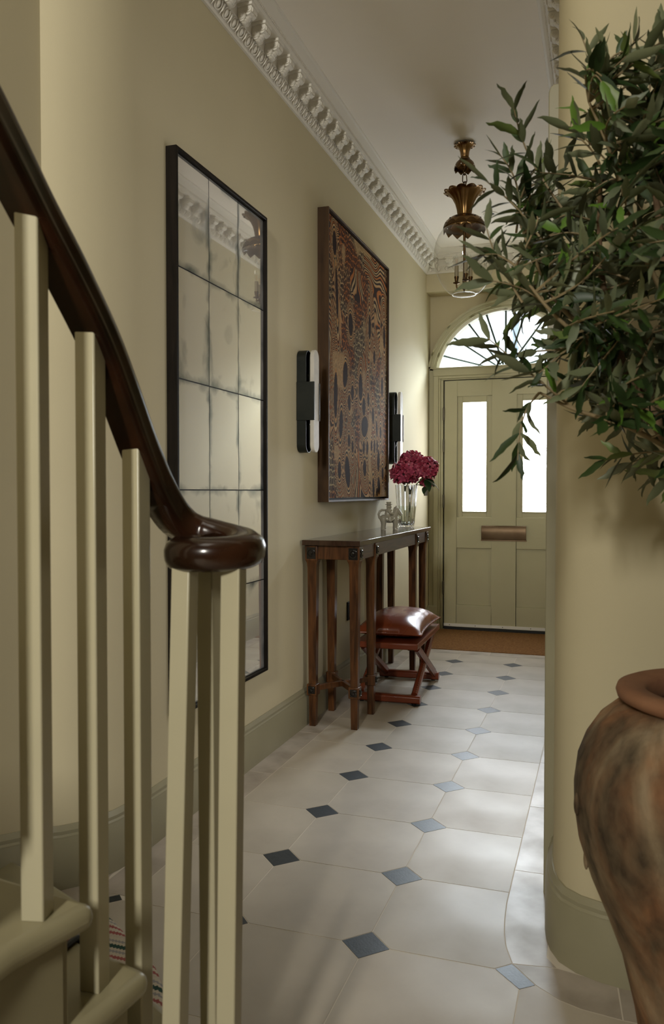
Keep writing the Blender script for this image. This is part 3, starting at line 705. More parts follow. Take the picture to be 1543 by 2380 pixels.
# ================================================================== CONSOLE TABLE
tab = thing('console_table', 'dark oak console table with eight tapered legs against the left wall', 'table', (0, 0, 0))
TX0, TX1, TY0, TY1, TZ = -1.428, -1.125, 3.780, 5.475, 0.943
mb = MB(); mb.box(TX0, TX1, TY0, TY1, TZ - 0.026, TZ); obj('table_top', mb, OAKT, tab, bevel=0.002)
LX = (-1.388, -1.168); LYS = (3.838, 4.135, 5.12, 5.417)
def rosette(mb, M, r=0.021):
    mb.lathe([(r, 0), (r, 0.003), (r*0.8, 0.005), (r*0.72, 0.002), (r*0.5, 0.002), (r*0.42, 0.006), (0, 0.008)], 16, M=M, cap=False)
MX = Matrix.Rotation(R(90), 4, 'Y'); MYm = Matrix.Rotation(R(90), 4, 'X'); MYp = Matrix.Rotation(R(-90), 4, 'X')
def block(bx, z0, z1, hb, faces, parent):
    mb = MB(); x, y = bx; mb.box(x - hb, x + hb, y - hb, y + hb, z0, z1)
    o = obj('corner_block', mb, OAK, parent, bevel=0.003)
    zc = (z0 + z1)/2; hz = (z1 - z0)/2 - 0.010; hy = hb - 0.009
    for f in faces:
        mb = MB(); m2 = MB()
        if f == 'x': mb.box(x + hb, x + hb + 0.0015, y - hy, y + hy, zc - hz, zc + hz); M = Matrix.Translation((x + hb + 0.001, y, zc)) @ MX
        elif f == '-y': mb.box(x - hy, x + hy, y - hb - 0.0015, y - hb, zc - hz, zc + hz); M = Matrix.Translation((x, y - hb - 0.001, zc)) @ MYm
        rosette(m2, M, min(hy, hz)*0.88)
        obj('recess', mb, EBONY, o, smooth=None); obj('rosette', m2, EBONY, o, smooth=40)
    return o
for iy, y in enumerate(LYS):
    for ix, x in enumerate(LX):
        mb = MB(); q = []
        # tapered square leg with a small flared neck under the block
        sec = [(0.0, 0.0165), (0.16, 0.0185), (0.80, 0.0235), (0.825, 0.0255), (0.842, 0.0315)]
        vs = []; fs = []
        for z, h in sec: vs += [(x - h, y - h, z), (x + h, y - h, z), (x + h, y + h, z), (x - h, y + h, z)]
        for k in range(len(sec) - 1):
            for e in range(4): fs.append((k*4 + e, k*4 + (e+1) % 4, (k+1)*4 + (e+1) % 4, (k+1)*4 + e))
        fs += [(3, 2, 1, 0), tuple(len(sec)*4 - 4 + e for e in range(4))]
        mb.add(vs, fs)
        lg = obj('leg', mb, OAK, tab, bevel=0.002)
        fc = []
        if ix == 1: fc.append('x')
        if iy == 0: fc.append('-y')
        block((x, y), 0.838, 0.916, 0.0325, fc, tab)
        block((x, y), 0.157, 0.214, 0.0270, fc, tab)
for x in (LX[0] - 0.006, LX[1] + 0.014):
    mb = MB(); mb.box(x - 0.012, x + 0.012, LYS[0] + 0.03, LYS[3] - 0.03, 0.846, 0.917)
    obj('long_apron', mb, OAKH, tab, bevel=0.002)
for y in (LYS[0] - 0.012, LYS[3] + 0.012):
    mb = MB(); mb.box(LX[0] + 0.03, LX[1] - 0.03, y - 0.012, y + 0.012, 0.846, 0.917)
    obj('end_apron', mb, OAK, tab, bevel=0.002)
for (ya, yb) in ((LYS[0], LYS[1]), (LYS[2], LYS[3])):
    cxm, cym = (LX[0] + LX[1])/2, (ya + yb)/2
    mb = MB()
    for sx in (-1, 1):
        for sy in (-1, 1):
            p0 = Vector((cxm + sx*(LX[1] - LX[0])/2, cym + sy*(yb - ya)/2, 0.19)); p1 = Vector((cxm, cym, 0.19)); d = (p1 - p0); n = Vector((-d.y, d.x, 0)).normalized()*0.010
            pts = [p0 - n, p1 - n, p1 + n, p0 + n]; mb.prism([(p.x, p.y) for p in pts], 0.176, 0.204)
    obj('cross_stretcher', mb, OAK, tab, bevel=0.002)

# ================================================================== STOOL + CUSHION
st = thing('x_frame_stool', 'low tan leather stool with crossed legs under the console table', 'stool', (-1.150, 4.69, 0), R(1.5))
SZ = 0.348; HX, HY = 0.180, 0.365
mb = MB(); mb.box(-HX, HX, -HY, HY, SZ - 0.034, SZ); seat = obj('seat', mb, LEATHS, st, bevel=0.006)
mb = MB(); zz = SZ + 0.001
mb.tube([(-HX + .004, -HY + .004, zz - .003), (HX - .004, -HY + .004, zz - .003), (HX - .004, HY - .004, zz - .003), (-HX + .004, HY - .004, zz - .003)], 0.0035, 6, closed=True)
obj('seat_piping', mb, LEATHS, seat)
for sy in (-1, 1):
    mb = MB(); y0 = sy*(HY - 0.045); y0 = sy*0.305
    oct_ = [(y0 - .024, .014), (y0 - .012, .006), (y0 + .012, .006), (y0 + .024, .014), (y0 + .024, .042), (y0 + .014, .052), (y0 - .014, .052), (y0 - .024, .042)]
    mb.prism(oct_, -HX - 0.012, HX + 0.006, 'x'); fb = obj('foot_bar', mb, LEATHS, st, bevel=0.003)
    for sx in (-1, 1):
        mb = MB(); mb.cyl((sx*(HX - 0.03), y0, 0.0), (sx*(HX - 0.03), y0, 0.008), 0.012, seg=10); obj('foot_pad', mb, DARKT, fb)
for sx in (-1, 1):
    x = sx*(HX - 0.026)
    for k in (-1, 1):
        p0 = Vector((x + k*0.0, k*0.295, 0.046)); p1 = Vector((x, -k*0.275, SZ - 0.034)); d = (p1 - p0).normalized(); n = Vector((0, -d.z, d.y))
        mb = MB(); hw3 = 0.024; th = 0.017; ex = Vector((1, 0, 0))
        def sec(p, f): return [p + n*a*f + ex*b for a, b in ((-hw3, -th*.5), (-hw3*.5, -th), (hw3*.5, -th), (hw3, -th*.5), (hw3, th*.5), (hw3*.5, th), (-hw3*.5, th), (-hw3, th*.5))]
        vs = sec(p0 + ex*k*0.004, 1) + sec(p1 + ex*k*0.004, 1.0); mb.add(vs, [(i, (i+1) % 8, (i+1) % 8 + 8, i + 8) for i in range(8)] + [tuple(range(8))[::-1], tuple(range(8, 16))])
        lg = obj('cross_leg', mb, LEATHS, st, smooth=30)
        mb = MB()
        for e in (-1, 1):
            for q in range(34):
                pp = p0.lerp(p1, (q + .5)/34) + n*e*(hw3 + .0004) + ex*(k*0.004 + sx*th*0.5); mb.sphere(pp, 0.0024, 5, 4)
        so = obj('stitching', mb, STITCH, lg); so['kind'] = 'stuff'
def cushion_mesh():
    n = 28; A, B = 0.195, 0.335; top = []; bot = []; mb = MB()
    def pos(u, v):
        # pinched sides, pointed corners
        x = A*u*(1 - 0.10*(1 - v*v)**1.0*abs(u)**3); y = B*v*(1 - 0.06*(1 - u*u)*abs(v)**3)
        return x, y
    def hgt(u, v): return ((1 - abs(u)**2.6)*(1 - abs(v)**2.6))**0.55
    rr = random.Random(4)
    for side in (0, 1):
        vs = []; fs = []
        for j in range(n + 1):
            for i in range(n + 1):
                u, v = -1 + 2*i/n, -1 + 2*j/n; x, y = pos(u, v); h = hgt(u, v)
                wr = 0.0035*math.sin(11*v + 5*u*v + 2)*(abs(u)**2)*(1 - u*u)*3 + 0.003*math.sin(9*u + 4*v)*(abs(v)**2)*(1 - v*v)*3
                sag = -0.012*math.exp(-((u - .1)**2 + (v + .1)**2)*3)
                z = (0.098*h + wr*h + sag*h) if side == 0 else -min(0.040*h, 0.040)
                vs.append((x, y, 0.041 + z))
        for j in range(n):
            for i in range(n):
                a = j*(n+1) + i; q = (a, a + 1, a + n + 2, a + n + 1); fs.append(q if side == 0 else q[::-1])
        mb.add(vs, fs)
    rim = [pos(-1 + 2*i/n, -1) for i in range(n)] + [pos(1, -1 + 2*i/n) for i in range(n)] + [pos(1 - 2*i/n, 1) for i in range(n)] + [pos(-1, 1 - 2*i/n) for i in range(n)]
    return mb, [(x, y, 0.041) for x, y in rim]
cu = thing('leather_cushion', 'plump glossy tan leather cushion on the low crossed-leg stool', 'cushion', (-1.155, 4.70, SZ + 0.002), R(2))
mb, rim = cushion_mesh(); obj('cover', mb, LEATH, cu, smooth=80)
mb = MB(); mb.tube(rim, 0.0045, 6, closed=True); obj('piping', mb, LEATH, cu, smooth=60)

# ================================================================== VASE, FLOWERS, FIGURINE ON THE CONSOLE
VX, VY, VZ = -1.275, 5.385, TZ
va = thing('glass_vase', 'tall fluted clear glass vase half full of water on the console', 'vase', (VX, VY, VZ + 0.0006))
def flute(a, j): return 1 + 0.045*math.cos(14*a)
VO = [(0.044, 0.0), (0.052, 0.004), (0.0555, 0.03), (0.060, 0.08), (0.066, 0.15), (0.0705, 0.22), (0.0745, 0.286)]
VI = [(0.0710, 0.286), (0.0660, 0.22), (0.0610, 0.15), (0.0550, 0.08), (0.0500, 0.03), (0.040, 0.018), (0.0001, 0.016)]
mb = MB(); mb.lathe(VO + VI, 96, rfun=lambda a, j: flute(a, j) if 1 <= j <= 6 else 1, cap=False)
mb.add([(0.044*math.cos(2*math.pi*i/96), 0.044*math.sin(2*math.pi*i/96), 0) for i in range(96)], [tuple(range(96))[::-1]])
VASEG = thin_glass('vase_glass', (0.93, 0.95, 0.94), 1.6)
obj('glass_body', mb, CRYSTAL, va, smooth=60)
mb = MB(); mb.lathe([(0.0396, 0.0185), (0.0495, 0.031), (0.0545, 0.08), (0.0600, 0.1425)], 48)
WTR = thin_glass('water_in_vase', (0.90, 0.93, 0.88), 0.6)
obj('water', mb, WTR, va, smooth=50)

def petal_mat():
    m = bpy.data.materials.new('hydrangea_petal'); m.use_nodes = True; nt = m.node_tree; N = nt.nodes; L = nt.links; b = N['Principled BSDF']
    a = N.new('ShaderNodeVertexColor'); a.layer_name = 'petal'; L.new(a.outputs['Color'], b.inputs['Base Color']); b.inputs['Roughness'].default_value = 0.6
    b.inputs['Specular IOR Level'].default_value = 0.2
    return m
PETAL = petal_mat()
def flower_head(rad, seed, squash=0.82, nfl=120):
    r = random.Random(seed); vs = []; fs = []; cols = []
    for k in range(nfl):
        z = 1 - 1.72*(k + .5)/nfl; ph = k*2.39996 + r.uniform(-.2, .2); s = math.sqrt(max(0, 1 - z*z))
        nrm = Vector((s*math.cos(ph), s*math.sin(ph), z)); rr = rad*r.uniform(0.86, 1.05)
        c = Vector((nrm.x*rr, nrm.y*rr, nrm.z*rr*squash))
        q = (nrm + Vector((r.uniform(-.35, .35), r.uniform(-.35, .35), r.uniform(-.35, .35)))).normalized().to_track_quat('Z', 'Y').to_matrix()
        base = [(0.36, 0.035, 0.085), (0.45, 0.065, 0.14), (0.27, 0.020, 0.052), (0.52, 0.12, 0.19)][r.randrange(4)]; spin = r.uniform(0, 6)
        for p in range(4):
            a = spin + p*math.pi/2; L_ = rad*0.26*r.uniform(.85, 1.15); W_ = L_*0.55
            d = Vector((math.cos(a), math.sin(a), 0)); e = Vector((-d.y, d.x, 0)); cup = r.uniform(0.15, 0.45)*L_
            loc = [(d*0, 0.0), (d*L_*.5 - e*W_*.8, cup*.35), (d*L_*1.0 - e*W_*.45, cup), (d*L_*1.08, cup*1.05), (d*L_*1.0 + e*W_*.45, cup), (d*L_*.5 + e*W_*.8, cup*.35), (d*L_*.55, cup*.15)]
            n0 = len(vs)
            for i, (pp, h) in enumerate(loc):
                vs.append(c + q @ (pp + Vector((0, 0, h)))); t = (1.25 if i in (2, 3, 4) else 0.8); w_ = 0.07 if i in (2, 3, 4) else 0
                cols.append((min(1, base[0]*t + w_), base[1]*t + w_*.5, base[2]*t + w_*.45, 1))
            for i in range(1, 6): fs.append((n0 + 6, n0 + i, n0 + i + 1))
            fs.append((n0 + 6, n0 + 0, n0 + 1)); fs.append((n0 + 6, n0 + 5, n0))
    me = bpy.data.meshes.new('flower_head'); me.from_pydata([tuple(v) for v in vs], [], fs)
    at = me.color_attributes.new('petal', 'FLOAT_COLOR', 'POINT')
    for i, c in enumerate(cols): at.data[i].color = c
    me.materials.append(PETAL); me.shade_smooth()
    return me
def broad_leaf(L_, W_, droop=0.25):
    mb = MB(); n = 8; vs = []; fs = []
    for i in range(n + 1):
        t = i/n; w_ = W_*math.sin(math.pi*min(1, t*0.97 + .03))**0.8*(1 - .25*t); z = -droop*L_*t*t
        vs += [(L_*t, -w_, z + w_*.25), (L_*t, 0, z), (L_*t, w_, z + w_*.25)]
    for i in range(n): fs += [(3*i, 3*i+3, 3*i+4, 3*i+1), (3*i+1, 3*i+4, 3*i+5, 3*i+2)]
    return mb.add(vs, fs)
def hydrangea(loc, rad, seed, label, foot, leaves):
    h = thing('hydrangea', label, 'flower', loc, group='cut hydrangeas in the glass vase')
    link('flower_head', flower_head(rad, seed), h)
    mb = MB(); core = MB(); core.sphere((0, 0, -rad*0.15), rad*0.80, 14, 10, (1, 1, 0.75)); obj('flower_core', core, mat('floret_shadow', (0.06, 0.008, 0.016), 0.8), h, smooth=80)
    f = Vector(foot) - Vector(loc); top = Vector((0, 0, -rad*0.6)); mid = Vector((f.x*.55, f.y*.55, (VZ + 0.29 - loc[2])))
    mb.tube([top, top.lerp(mid, .6) , mid, mid.lerp(f, .5), f], [0.0045, 0.0042, 0.004, 0.004, 0.0045], 8); obj('stem', mb, LEAFSTEM, h, smooth=60)
    for (a, tilt, L_, z) in leaves:
        o = obj('leaf', broad_leaf(L_, L_*.30), HYLEAF, h, smooth=70); o.location = (0, 0, z); o.rotation_euler = (0, tilt, a)
hydrangea((-1.283, 5.385, 1.310), 0.094, 1, 'dark pink hydrangea head nearest the painting', (VX - .012, VY - .01, VZ + .025), [(R(60), R(28), .10, -.085), (R(15), R(35), .09, -.09)])
hydrangea((-1.262, 5.50, 1.392), 0.082, 2, 'dark pink hydrangea head standing highest in the vase', (VX - .02, VY + .012, VZ + .025), [])
hydrangea((-1.152, 5.42, 1.344), 0.086, 3, 'dark pink hydrangea head leaning toward the front door', (VX + .015, VY + .008, VZ + .025), [(R(10), R(25), .12, -.075), (R(62), R(18), .11, -.07), (R(-50), R(40), .10, -.08)])
hydrangea((-1.172, 5.55, 1.252), 0.046, 4, 'small low hydrangea head under a leaf behind the vase rim', (VX + .008, VY + .018, VZ + .025), [(R(120), R(30), .08, -.03)])

fig = thing('horse_rider_figurine', 'grey glazed ceramic rider in a hat on a small horse', 'figurine', (-1.292, 4.99, TZ + 0.0012), R(22))
def remeshed(name, mb, m, parent, vox, sm=3, label=None):
    o = obj(name, mb, m, parent, smooth=None); r = o.modifiers.new('remesh', 'REMESH'); r.mode = 'VOXEL'; r.voxel_size = vox; r.use_smooth_shade = True
    s = o.modifiers.new('smooth', 'SMOOTH'); s.iterations = sm; s.factor = 0.5
    if label: o['label'] = label
    return o
mb = MB()   # x forward along the horse, z up
mb.sphere((0, 0, 0.066), 0.026, 16, 12, (1.75, 1.0, 0.95))                                     # barrel
mb.sphere((-0.034, 0, 0.066), 0.027, 14, 10, (1.0, 1.0, 1.05)); mb.sphere((0.034, 0, 0.068), 0.0265, 14, 10, (0.95, 1.0, 1.15))
for sx in (-1, 1):
    for sy in (-1, 1): mb.tube([(sx*0.038, sy*0.011, 0.062), (sx*0.038 + 0.002, sy*0.0125, 0.03), (sx*0.038, sy*0.0125, 0.010), (sx*0.039 + .004, sy*0.0125, 0.0)], [0.0175, 0.0145, 0.0145, 0.0175], 12)
mb.tube([(0.032, 0, 0.078), (0.040, 0, 0.100), (0.047, 0, 0.116), (0.052, 0, 0.124)], [0.023, 0.0195, 0.0165, 0.015], 12)
mb.tube([(0.045, 0, 0.127), (0.058, 0, 0.115), (0.070, 0, 0.101), (0.078, 0, 0.091)], [0.0155, 0.0145, 0.0115, 0.0105], 12)
for sy in (-1, 1): mb.lathe([(0.0055, -0.004), (0.0045, 0.006), (0.0012, 0.016)], 8, (0.044, sy*0.008, 0.136))
for k in range(6): mb.sphere((0.036 - 0.004*k*.6, 0, 0.134 - k*0.009), 0.0085, 8, 6)
mb.tube([(-0.050, 0, 0.066), (-0.062, 0, 0.074), (-0.067, 0, 0.096), (-0.060, 0, 0.114), (-0.046, 0, 0.123), (-0.026, 0, 0.122)], [0.010, 0.0085, 0.0080, 0.0075, 0.0075, 0.0075], 10)   # looping tail
remeshed('horse_body', mb, CERAM, fig, 0.0016, 2)
mb = MB()
mb.tube([(-0.006, 0, 0.078), (-0.008, 0, 0.100), (-0.006, 0, 0.122), (-0.004, 0, 0.134)], [0.021, 0.0215, 0.0175, 0.010], 14)
mb.sphere((-0.003, 0, 0.144), 0.0155, 14, 10, (1, 0.95, 1.05)); mb.sphere((0.0125, 0, 0.142), 0.0042, 8, 6); mb.sphere((0.006, 0, 0.131), 0.009, 10, 8, (1, 1, .9))
for sy in (-1, 1):
    mb.sphere((0.0095, sy*0.006, 0.148), 0.0034, 6, 5); mb.sphere((-0.004, sy*0.0155, 0.143), 0.0045, 6, 5)
    mb.tube([(-0.006, sy*0.018, 0.118), (0.006, sy*0.027, 0.104), (0.020, sy*0.018, 0.098), (0.032, sy*0.010, 0.102)], [0.0095, 0.009, 0.008, 0.0068], 10)
    mb.tube([(-0.006, sy*0.014, 0.082), (0.004, sy*0.029, 0.074), (0.002, sy*0.032, 0.056), (0.010, sy*0.033, 0.050)], [0.0125, 0.012, 0.0095, 0.0085], 10)
    for k in range(5): mb.sphere((-0.016 + 0.010*k, sy*0.029, 0.061 + 0.004*math.sin(k*2)), 0.0080, 8, 6)
for k in range(10):
    a = 2*math.pi*k/10; mb.sphere((-0.005 + 0.017*math.cos(a), 0.017*math.sin(a), 0.122), 0.0075, 8, 6)   # ruffled collar
remeshed('rider', mb, CERAM, fig, 0.0015, 2)
mb = MB(); mb.lathe([(0.0, 0.152), (0.012, 0.153), (0.024, 0.158), (0.0245, 0.160), (0.0155, 0.160), (0.0135, 0.162), (0.0150, 0.172), (0.0165, 0.175), (0.006, 0.172), (0.0, 0.172)], 24, (-0.003, 0, 0), cap=False); obj('hat', mb, CERAM, fig, smooth=50)

# ================================================================== LANTERN
LXc, LYc = -0.777, 4.72
ln = thing('pendant_lantern', 'antique brass and clear glass globe lantern hanging from the ceiling', 'pendant light', (LXc, LYc, H))
def z(v): return v - H
def crown(prof, lobes, lobe_h, seg, tipr, name, m=BRASS, holes=True):
    # flared crown whose rim is cut in lobes; prof from neck to rim
    mb = MB(); vs = []; fs = []; n = len(prof)
    for j, (r, zz) in enumerate(prof):
        t = j/(n - 1)
        for i in range(seg):
            a = 2*math.pi*i/seg; c = abs(math.cos(lobes*a/2)); flut = 1 + 0.05*(c - .6)*(0.3 + t)
            lift = (c**0.5 - 0.65)*lobe_h*max(0, (t - .72)/.28)
            out = (c**0.5 - 0.65)*tipr*max(0, (t - .72)/.28)
            rr = r*flut + out; vs.append((rr*math.cos(a), rr*math.sin(a), zz + lift))
    for j in range(n - 1):
        for i in range(seg): fs.append((j*seg + i, j*seg + (i+1) % seg, (j+1)*seg + (i+1) % seg, (j+1)*seg + i))
    mb.add(vs, fs); o = obj(name, mb, m, ln, smooth=45)
    s = o.modifiers.new('thick', 'SOLIDIFY'); s.thickness = 0.0018
    if holes:
        for k in range(lobes):
            a = 2*math.pi*(k)/lobes; r, zz = prof[-1]; r2, z2 = prof[-2]
            p = Vector(((r*.93)*math.cos(a), (r*.93)*math.sin(a), zz + lobe_h*.12)); d = Vector((math.cos(a), math.sin(a), 0))
            hb = MB(); hb.cyl(p - Vector((0, 0, .0015)), p + Vector((0, 0, .0045)), 0.0045*r/0.1 + .001, seg=8); obj('eyelet', hb, ALU if False else BRASSD, o)
    return o
crown([(0.023, z(3.100)), (0.0235, z(3.118)), (0.026, z(3.140)), (0.032, z(3.158)), (0.043, z(3.172)), (0.056, z(3.178)), (0.060, z(3.176))], 10, 0.006, 120, 0.006, 'ceiling_crown')
mb = MB(); mb.lathe([(0.024, z(3.098)), (0.036, z(3.094)), (0.050, z(3.080)), (0.058, z(3.062)), (0.060, z(3.050))], 72, cap=False)
sg = 72; base = len(mb.v) - sg
tips = [(0.0605*math.cos(2*math.pi*i/sg), 0.0605*math.sin(2*math.pi*i/sg), z(3.050) - 0.018*abs(((i/4.0) % 2) - 1)) for i in range(sg)]
n0 = len(mb.v); mb.v += tips; mb.f += [(base + i, base + (i+1) % sg, n0 + (i+1) % sg, n0 + i) for i in range(sg)]; mb.mi += [0]*sg
bell = obj('ceiling_bell', mb, BRASSD, ln, smooth=45); s_ = bell.modifiers.new('thick', 'SOLIDIFY'); s_.thickness = 0.0015
LIT = mat('pierced_hole', (0.75, 0.70, 0.62), 0.9)
for k in range(9):
    a = 2*math.pi*(k + .5)/9; q = Vector((0.0605*math.cos(a), 0.0605*math.sin(a), z(3.056))); d = Vector((math.cos(a), math.sin(a), 0.12))
    hb = MB(); hb.cyl(q - d*.001, q + d*.0012, 0.0032, seg=10); obj('pierced_hole', hb, LIT, bell)
mb = MB(); mb.lathe([(0.0001, z(3.098)), (0.03, z(3.096)), (0.03, z(3.104)), (0.0001, z(3.106))], 20, cap=False); mb.cyl((0, 0, z(3.10)), (0, 0, z(3.066)), 0.004); mb.cyl((0, 0, z(3.10)), (0, 0, z(3.189)), 0.016); obj('ceiling_hook', mb, BRASSD, ln)
zc = 3.062; k = 0
while zc > 2.80:
    mb = MB(); Lk = 0.052; pts = []
    for i in range(24):
        t = 2*math.pi*i/24; a = 0.0135*math.cos(t); b = (Lk/2 - .0135)*(1 if math.sin(t) > 0 else -1) + 0.0135*math.sin(t)
        tw = R(38 if k % 2 else -52) + 0.5*b/Lk
        pts.append((a*math.cos(tw), a*math.sin(tw), z(zc - Lk/2) + b))
    mb.tube(pts, 0.003, 6, closed=True); obj('chain_link', mb, BRASSD, ln, smooth=60); zc -= Lk - 0.0075; k += 1
crown([(0.040, z(2.770)), (0.041, z(2.785)), (0.045, z(2.815)), (0.054, z(2.848)), (0.070, z(2.880)), (0.092, z(2.905)), (0.110, z(2.915)), (0.117, z(2.914))], 12, 0.012, 192, 0.008, 'flared_crown')
mb = MB(); mb.lathe([(0.036, z(2.776)), (0.052, z(2.774)), (0.060, z(2.772)), (0.080, z(2.766)), (0.098, z(2.754)), (0.110, z(2.738)), (0.117, z(2.722)), (0.120, z(2.706))], 120, cap=False)
sg = 120; base = len(mb.v) - sg
tips = [(0.1205*math.cos(2*math.pi*i/sg), 0.1205*math.sin(2*math.pi*i/sg), z(2.706) - 0.027*abs(((i/5.0) % 2) - 1)) for i in range(sg)]
n0 = len(mb.v); mb.v += tips; mb.f += [(base + i, base + (i+1) % sg, n0 + (i+1) % sg, n0 + i) for i in range(sg)]; mb.mi += [0]*sg
cap_ = obj('globe_cap', mb, BRASS, ln, smooth=45); s_ = cap_.modifiers.new('thick', 'SOLIDIFY'); s_.thickness = 0.0018
for k in range(12):
    a = 2*math.pi*(k + .5)/12; q = Vector((0.101*math.cos(a), 0.101*math.sin(a), z(2.7515))); d = Vector((math.cos(a), math.sin(a), 0.8)).normalized()
    hb = MB(); hb.cyl(q - d*.001, q + d*.0014, 0.0042, seg=10); obj('pierced_hole', hb, BLACK, cap_)
    a = 2*math.pi*k/12
    sc_ = MB(); arcv = []
    for i in range(9):
        b = a + (i/8 - .5)*2*math.pi/12; hgt_ = 2.716 + 0.020*(1 - ((i/8 - .5)*2)**2); rr = 0.1215 - (hgt_ - 2.716)*0.35
        arcv.append((rr*math.cos(b), rr*math.sin(b), z(hgt_)))
    lowv = [(0.1225*math.cos(a + (i/8 - .5)*2*math.pi/12), 0.1225*math.sin(a + (i/8 - .5)*2*math.pi/12), z(2.708)) for i in range(9)]
    sc_.add(arcv + lowv, [(i, i+1, i+10, i+9) for i in range(8)]); obj('scale_petal', sc_, BRASSD, cap_, smooth=60)
gp = [(0.100, 2.716), (0.108, 2.712), (0.128, 2.695), (0.150, 2.664), (0.166, 2.626), (0.1745, 2.58), (0.1755, 2.535), (0.170, 2.487), (0.157, 2.44), (0.138, 2.398), (0.115, 2.363), (0.092, 2.340), (0.076, 2.329), (0.067, 2.325)]
mb = MB(); mb.lathe([(r, z(q)) for r, q in gp], 64, cap=False)
gl = obj('glass_globe', mb, GLASSG, ln, smooth=80, label='clear glass globe open at the bottom')
mb = MB(); mb.tube([(0.067*math.cos(2*math.pi*i/48), 0.067*math.sin(2*math.pi*i/48), z(2.325)) for i in range(48)], 0.0028, 8, closed=True); obj('globe_lip', mb, CRYSTAL, gl, smooth=60)
mb = MB(); mb.cyl((0, 0, z(2.775)), (0, 0, z(2.36)), 0.0075, seg=12); mb.lathe([(0.001, z(2.336)), (0.006, z(2.342)), (0.003, z(2.348)), (0.010, z(2.356)), (0.017, z(2.364)), (0.017, z(2.372)), (0.008, z(2.38)), (0.011, z(2.40)), (0.008, z(2.43))], 16)
obj('centre_rod', mb, BRASSD, ln, smooth=50)
for k in range(3):
    a = R(-70 + 120*k) ; c, s2 = math.cos(a), math.sin(a); ra = 0.047
    mb = MB(); mb.tube([(c*.008, s2*.008, z(2.366)), (c*.03, s2*.03, z(2.360)), (c*(ra - .004), s2*(ra - .004), z(2.366)), (c*ra, s2*ra, z(2.378)), (c*ra, s2*ra, z(2.394))], 0.0048, 8)
    mb.lathe([(0.005, z(2.390)), (0.020, z(2.396)), (0.021, z(2.399)), (0.006, z(2.399)), (0.009, z(2.405)), (0.0105, z(2.414)), (0.0125, z(2.426)), (0.0140, z(2.430)), (0.0135, z(2.434))], 16, (c*ra, s2*ra, 0))
    arm = obj('candle_arm', mb, BRASSD, ln, smooth=50)
    mb = MB(); mb.lathe([(0.0118, z(2.432)), (0.0118, z(2.496))], 16, (c*ra, s2*ra, 0)); obj('candle_sleeve', mb, CREAMC, arm, smooth=40, label='cream candle sleeve')
    mb = MB(); mb.lathe([(0.006, z(2.496)), (0.0085, z(2.504)), (0.0125, z(2.522)), (0.0115, z(2.538)), (0.006, z(2.554)), (0.001, z(2.565))], 14, (c*ra, s2*ra, 0), cap=False); obj('candle_bulb', mb, GLASSG, arm, smooth=60)
    mb = MB()
    for q in (-1, 1): mb.tube([(c*ra + q*.002, s2*ra, z(2.505)), (c*ra + q*.004, s2*ra, z(2.535))], 0.0009, 5)
    FIL = mat('amber_filament', (0.55, 0.25, 0.05), 0.5); obj('filament', mb, FIL, arm)

# ================================================================== SMALL WALL AND CEILING FITTINGS
sp = thing('recessed_spotlight', 'small round recessed spotlight in the ceiling beyond the lantern', 'spotlight', (-0.793, 5.96, H))
mb = MB(); mb.lathe([(0.026, -0.0005), (0.030, -0.004), (0.050, -0.006), (0.055, -0.0005)], 32, cap=False); obj('trim_ring', mb, PLASTER, sp)
mb = MB(); mb.lathe([(0.0001, -0.0012), (0.027, -0.0012)], 32, cap=False); obj('dark_aperture', mb, BLACK, sp)
kp = thing('door_entry_keypad', 'small steel keypad on the left wall beside the front door', 'keypad', (-1.44, 6.775, 1.225))
mb = MB(); mb.box(0, 0.012, -0.05, 0.05, -0.075, 0.075); obj('case', mb, STEEL, kp, bevel=0.002)
for k in range(4):
    mb = MB(); mb.box(0.012, 0.0145, -0.032, 0.032, -0.022 + k*0.022, -0.012 + k*0.022); obj('button', mb, ALU, kp)
so = thing('wall_socket', 'black socket plate low on the left wall behind the console', 'socket', (-1.44, 4.60, 0.475))
mb = MB(); mb.box(0, 0.008, -0.04, 0.04, -0.055, 0.055); obj('plate', mb, BLACKW, so, bevel=0.002)
for k in (-1, 1):
    mb = MB(); mb.box(0.008, 0.0095, -0.012, 0.012, k*0.024 - 0.012, k*0.024 + 0.012); obj('outlet', mb, STEEL, so)
sw = thing('light_switch', 'thin switch plate on the stair wall left of the balusters', 'switch', (-1.565, 1.928, 1.240))
mb = MB(); mb.box(0, 0.006, -0.042, 0.042, -0.042, 0.042); obj('plate', mb, BLACKW, sw, bevel=0.002)
mb = MB(); mb.box(0.006, 0.010, -0.008, 0.008, -0.015, 0.015); obj('rocker', mb, BRASSD, sw)

# ================================================================== STAIRCASE
stair = thing('staircase', 'olive painted staircase with square balusters and a dark scrolled handrail', 'staircase', (0, 0, 0))
RISE = 0.161
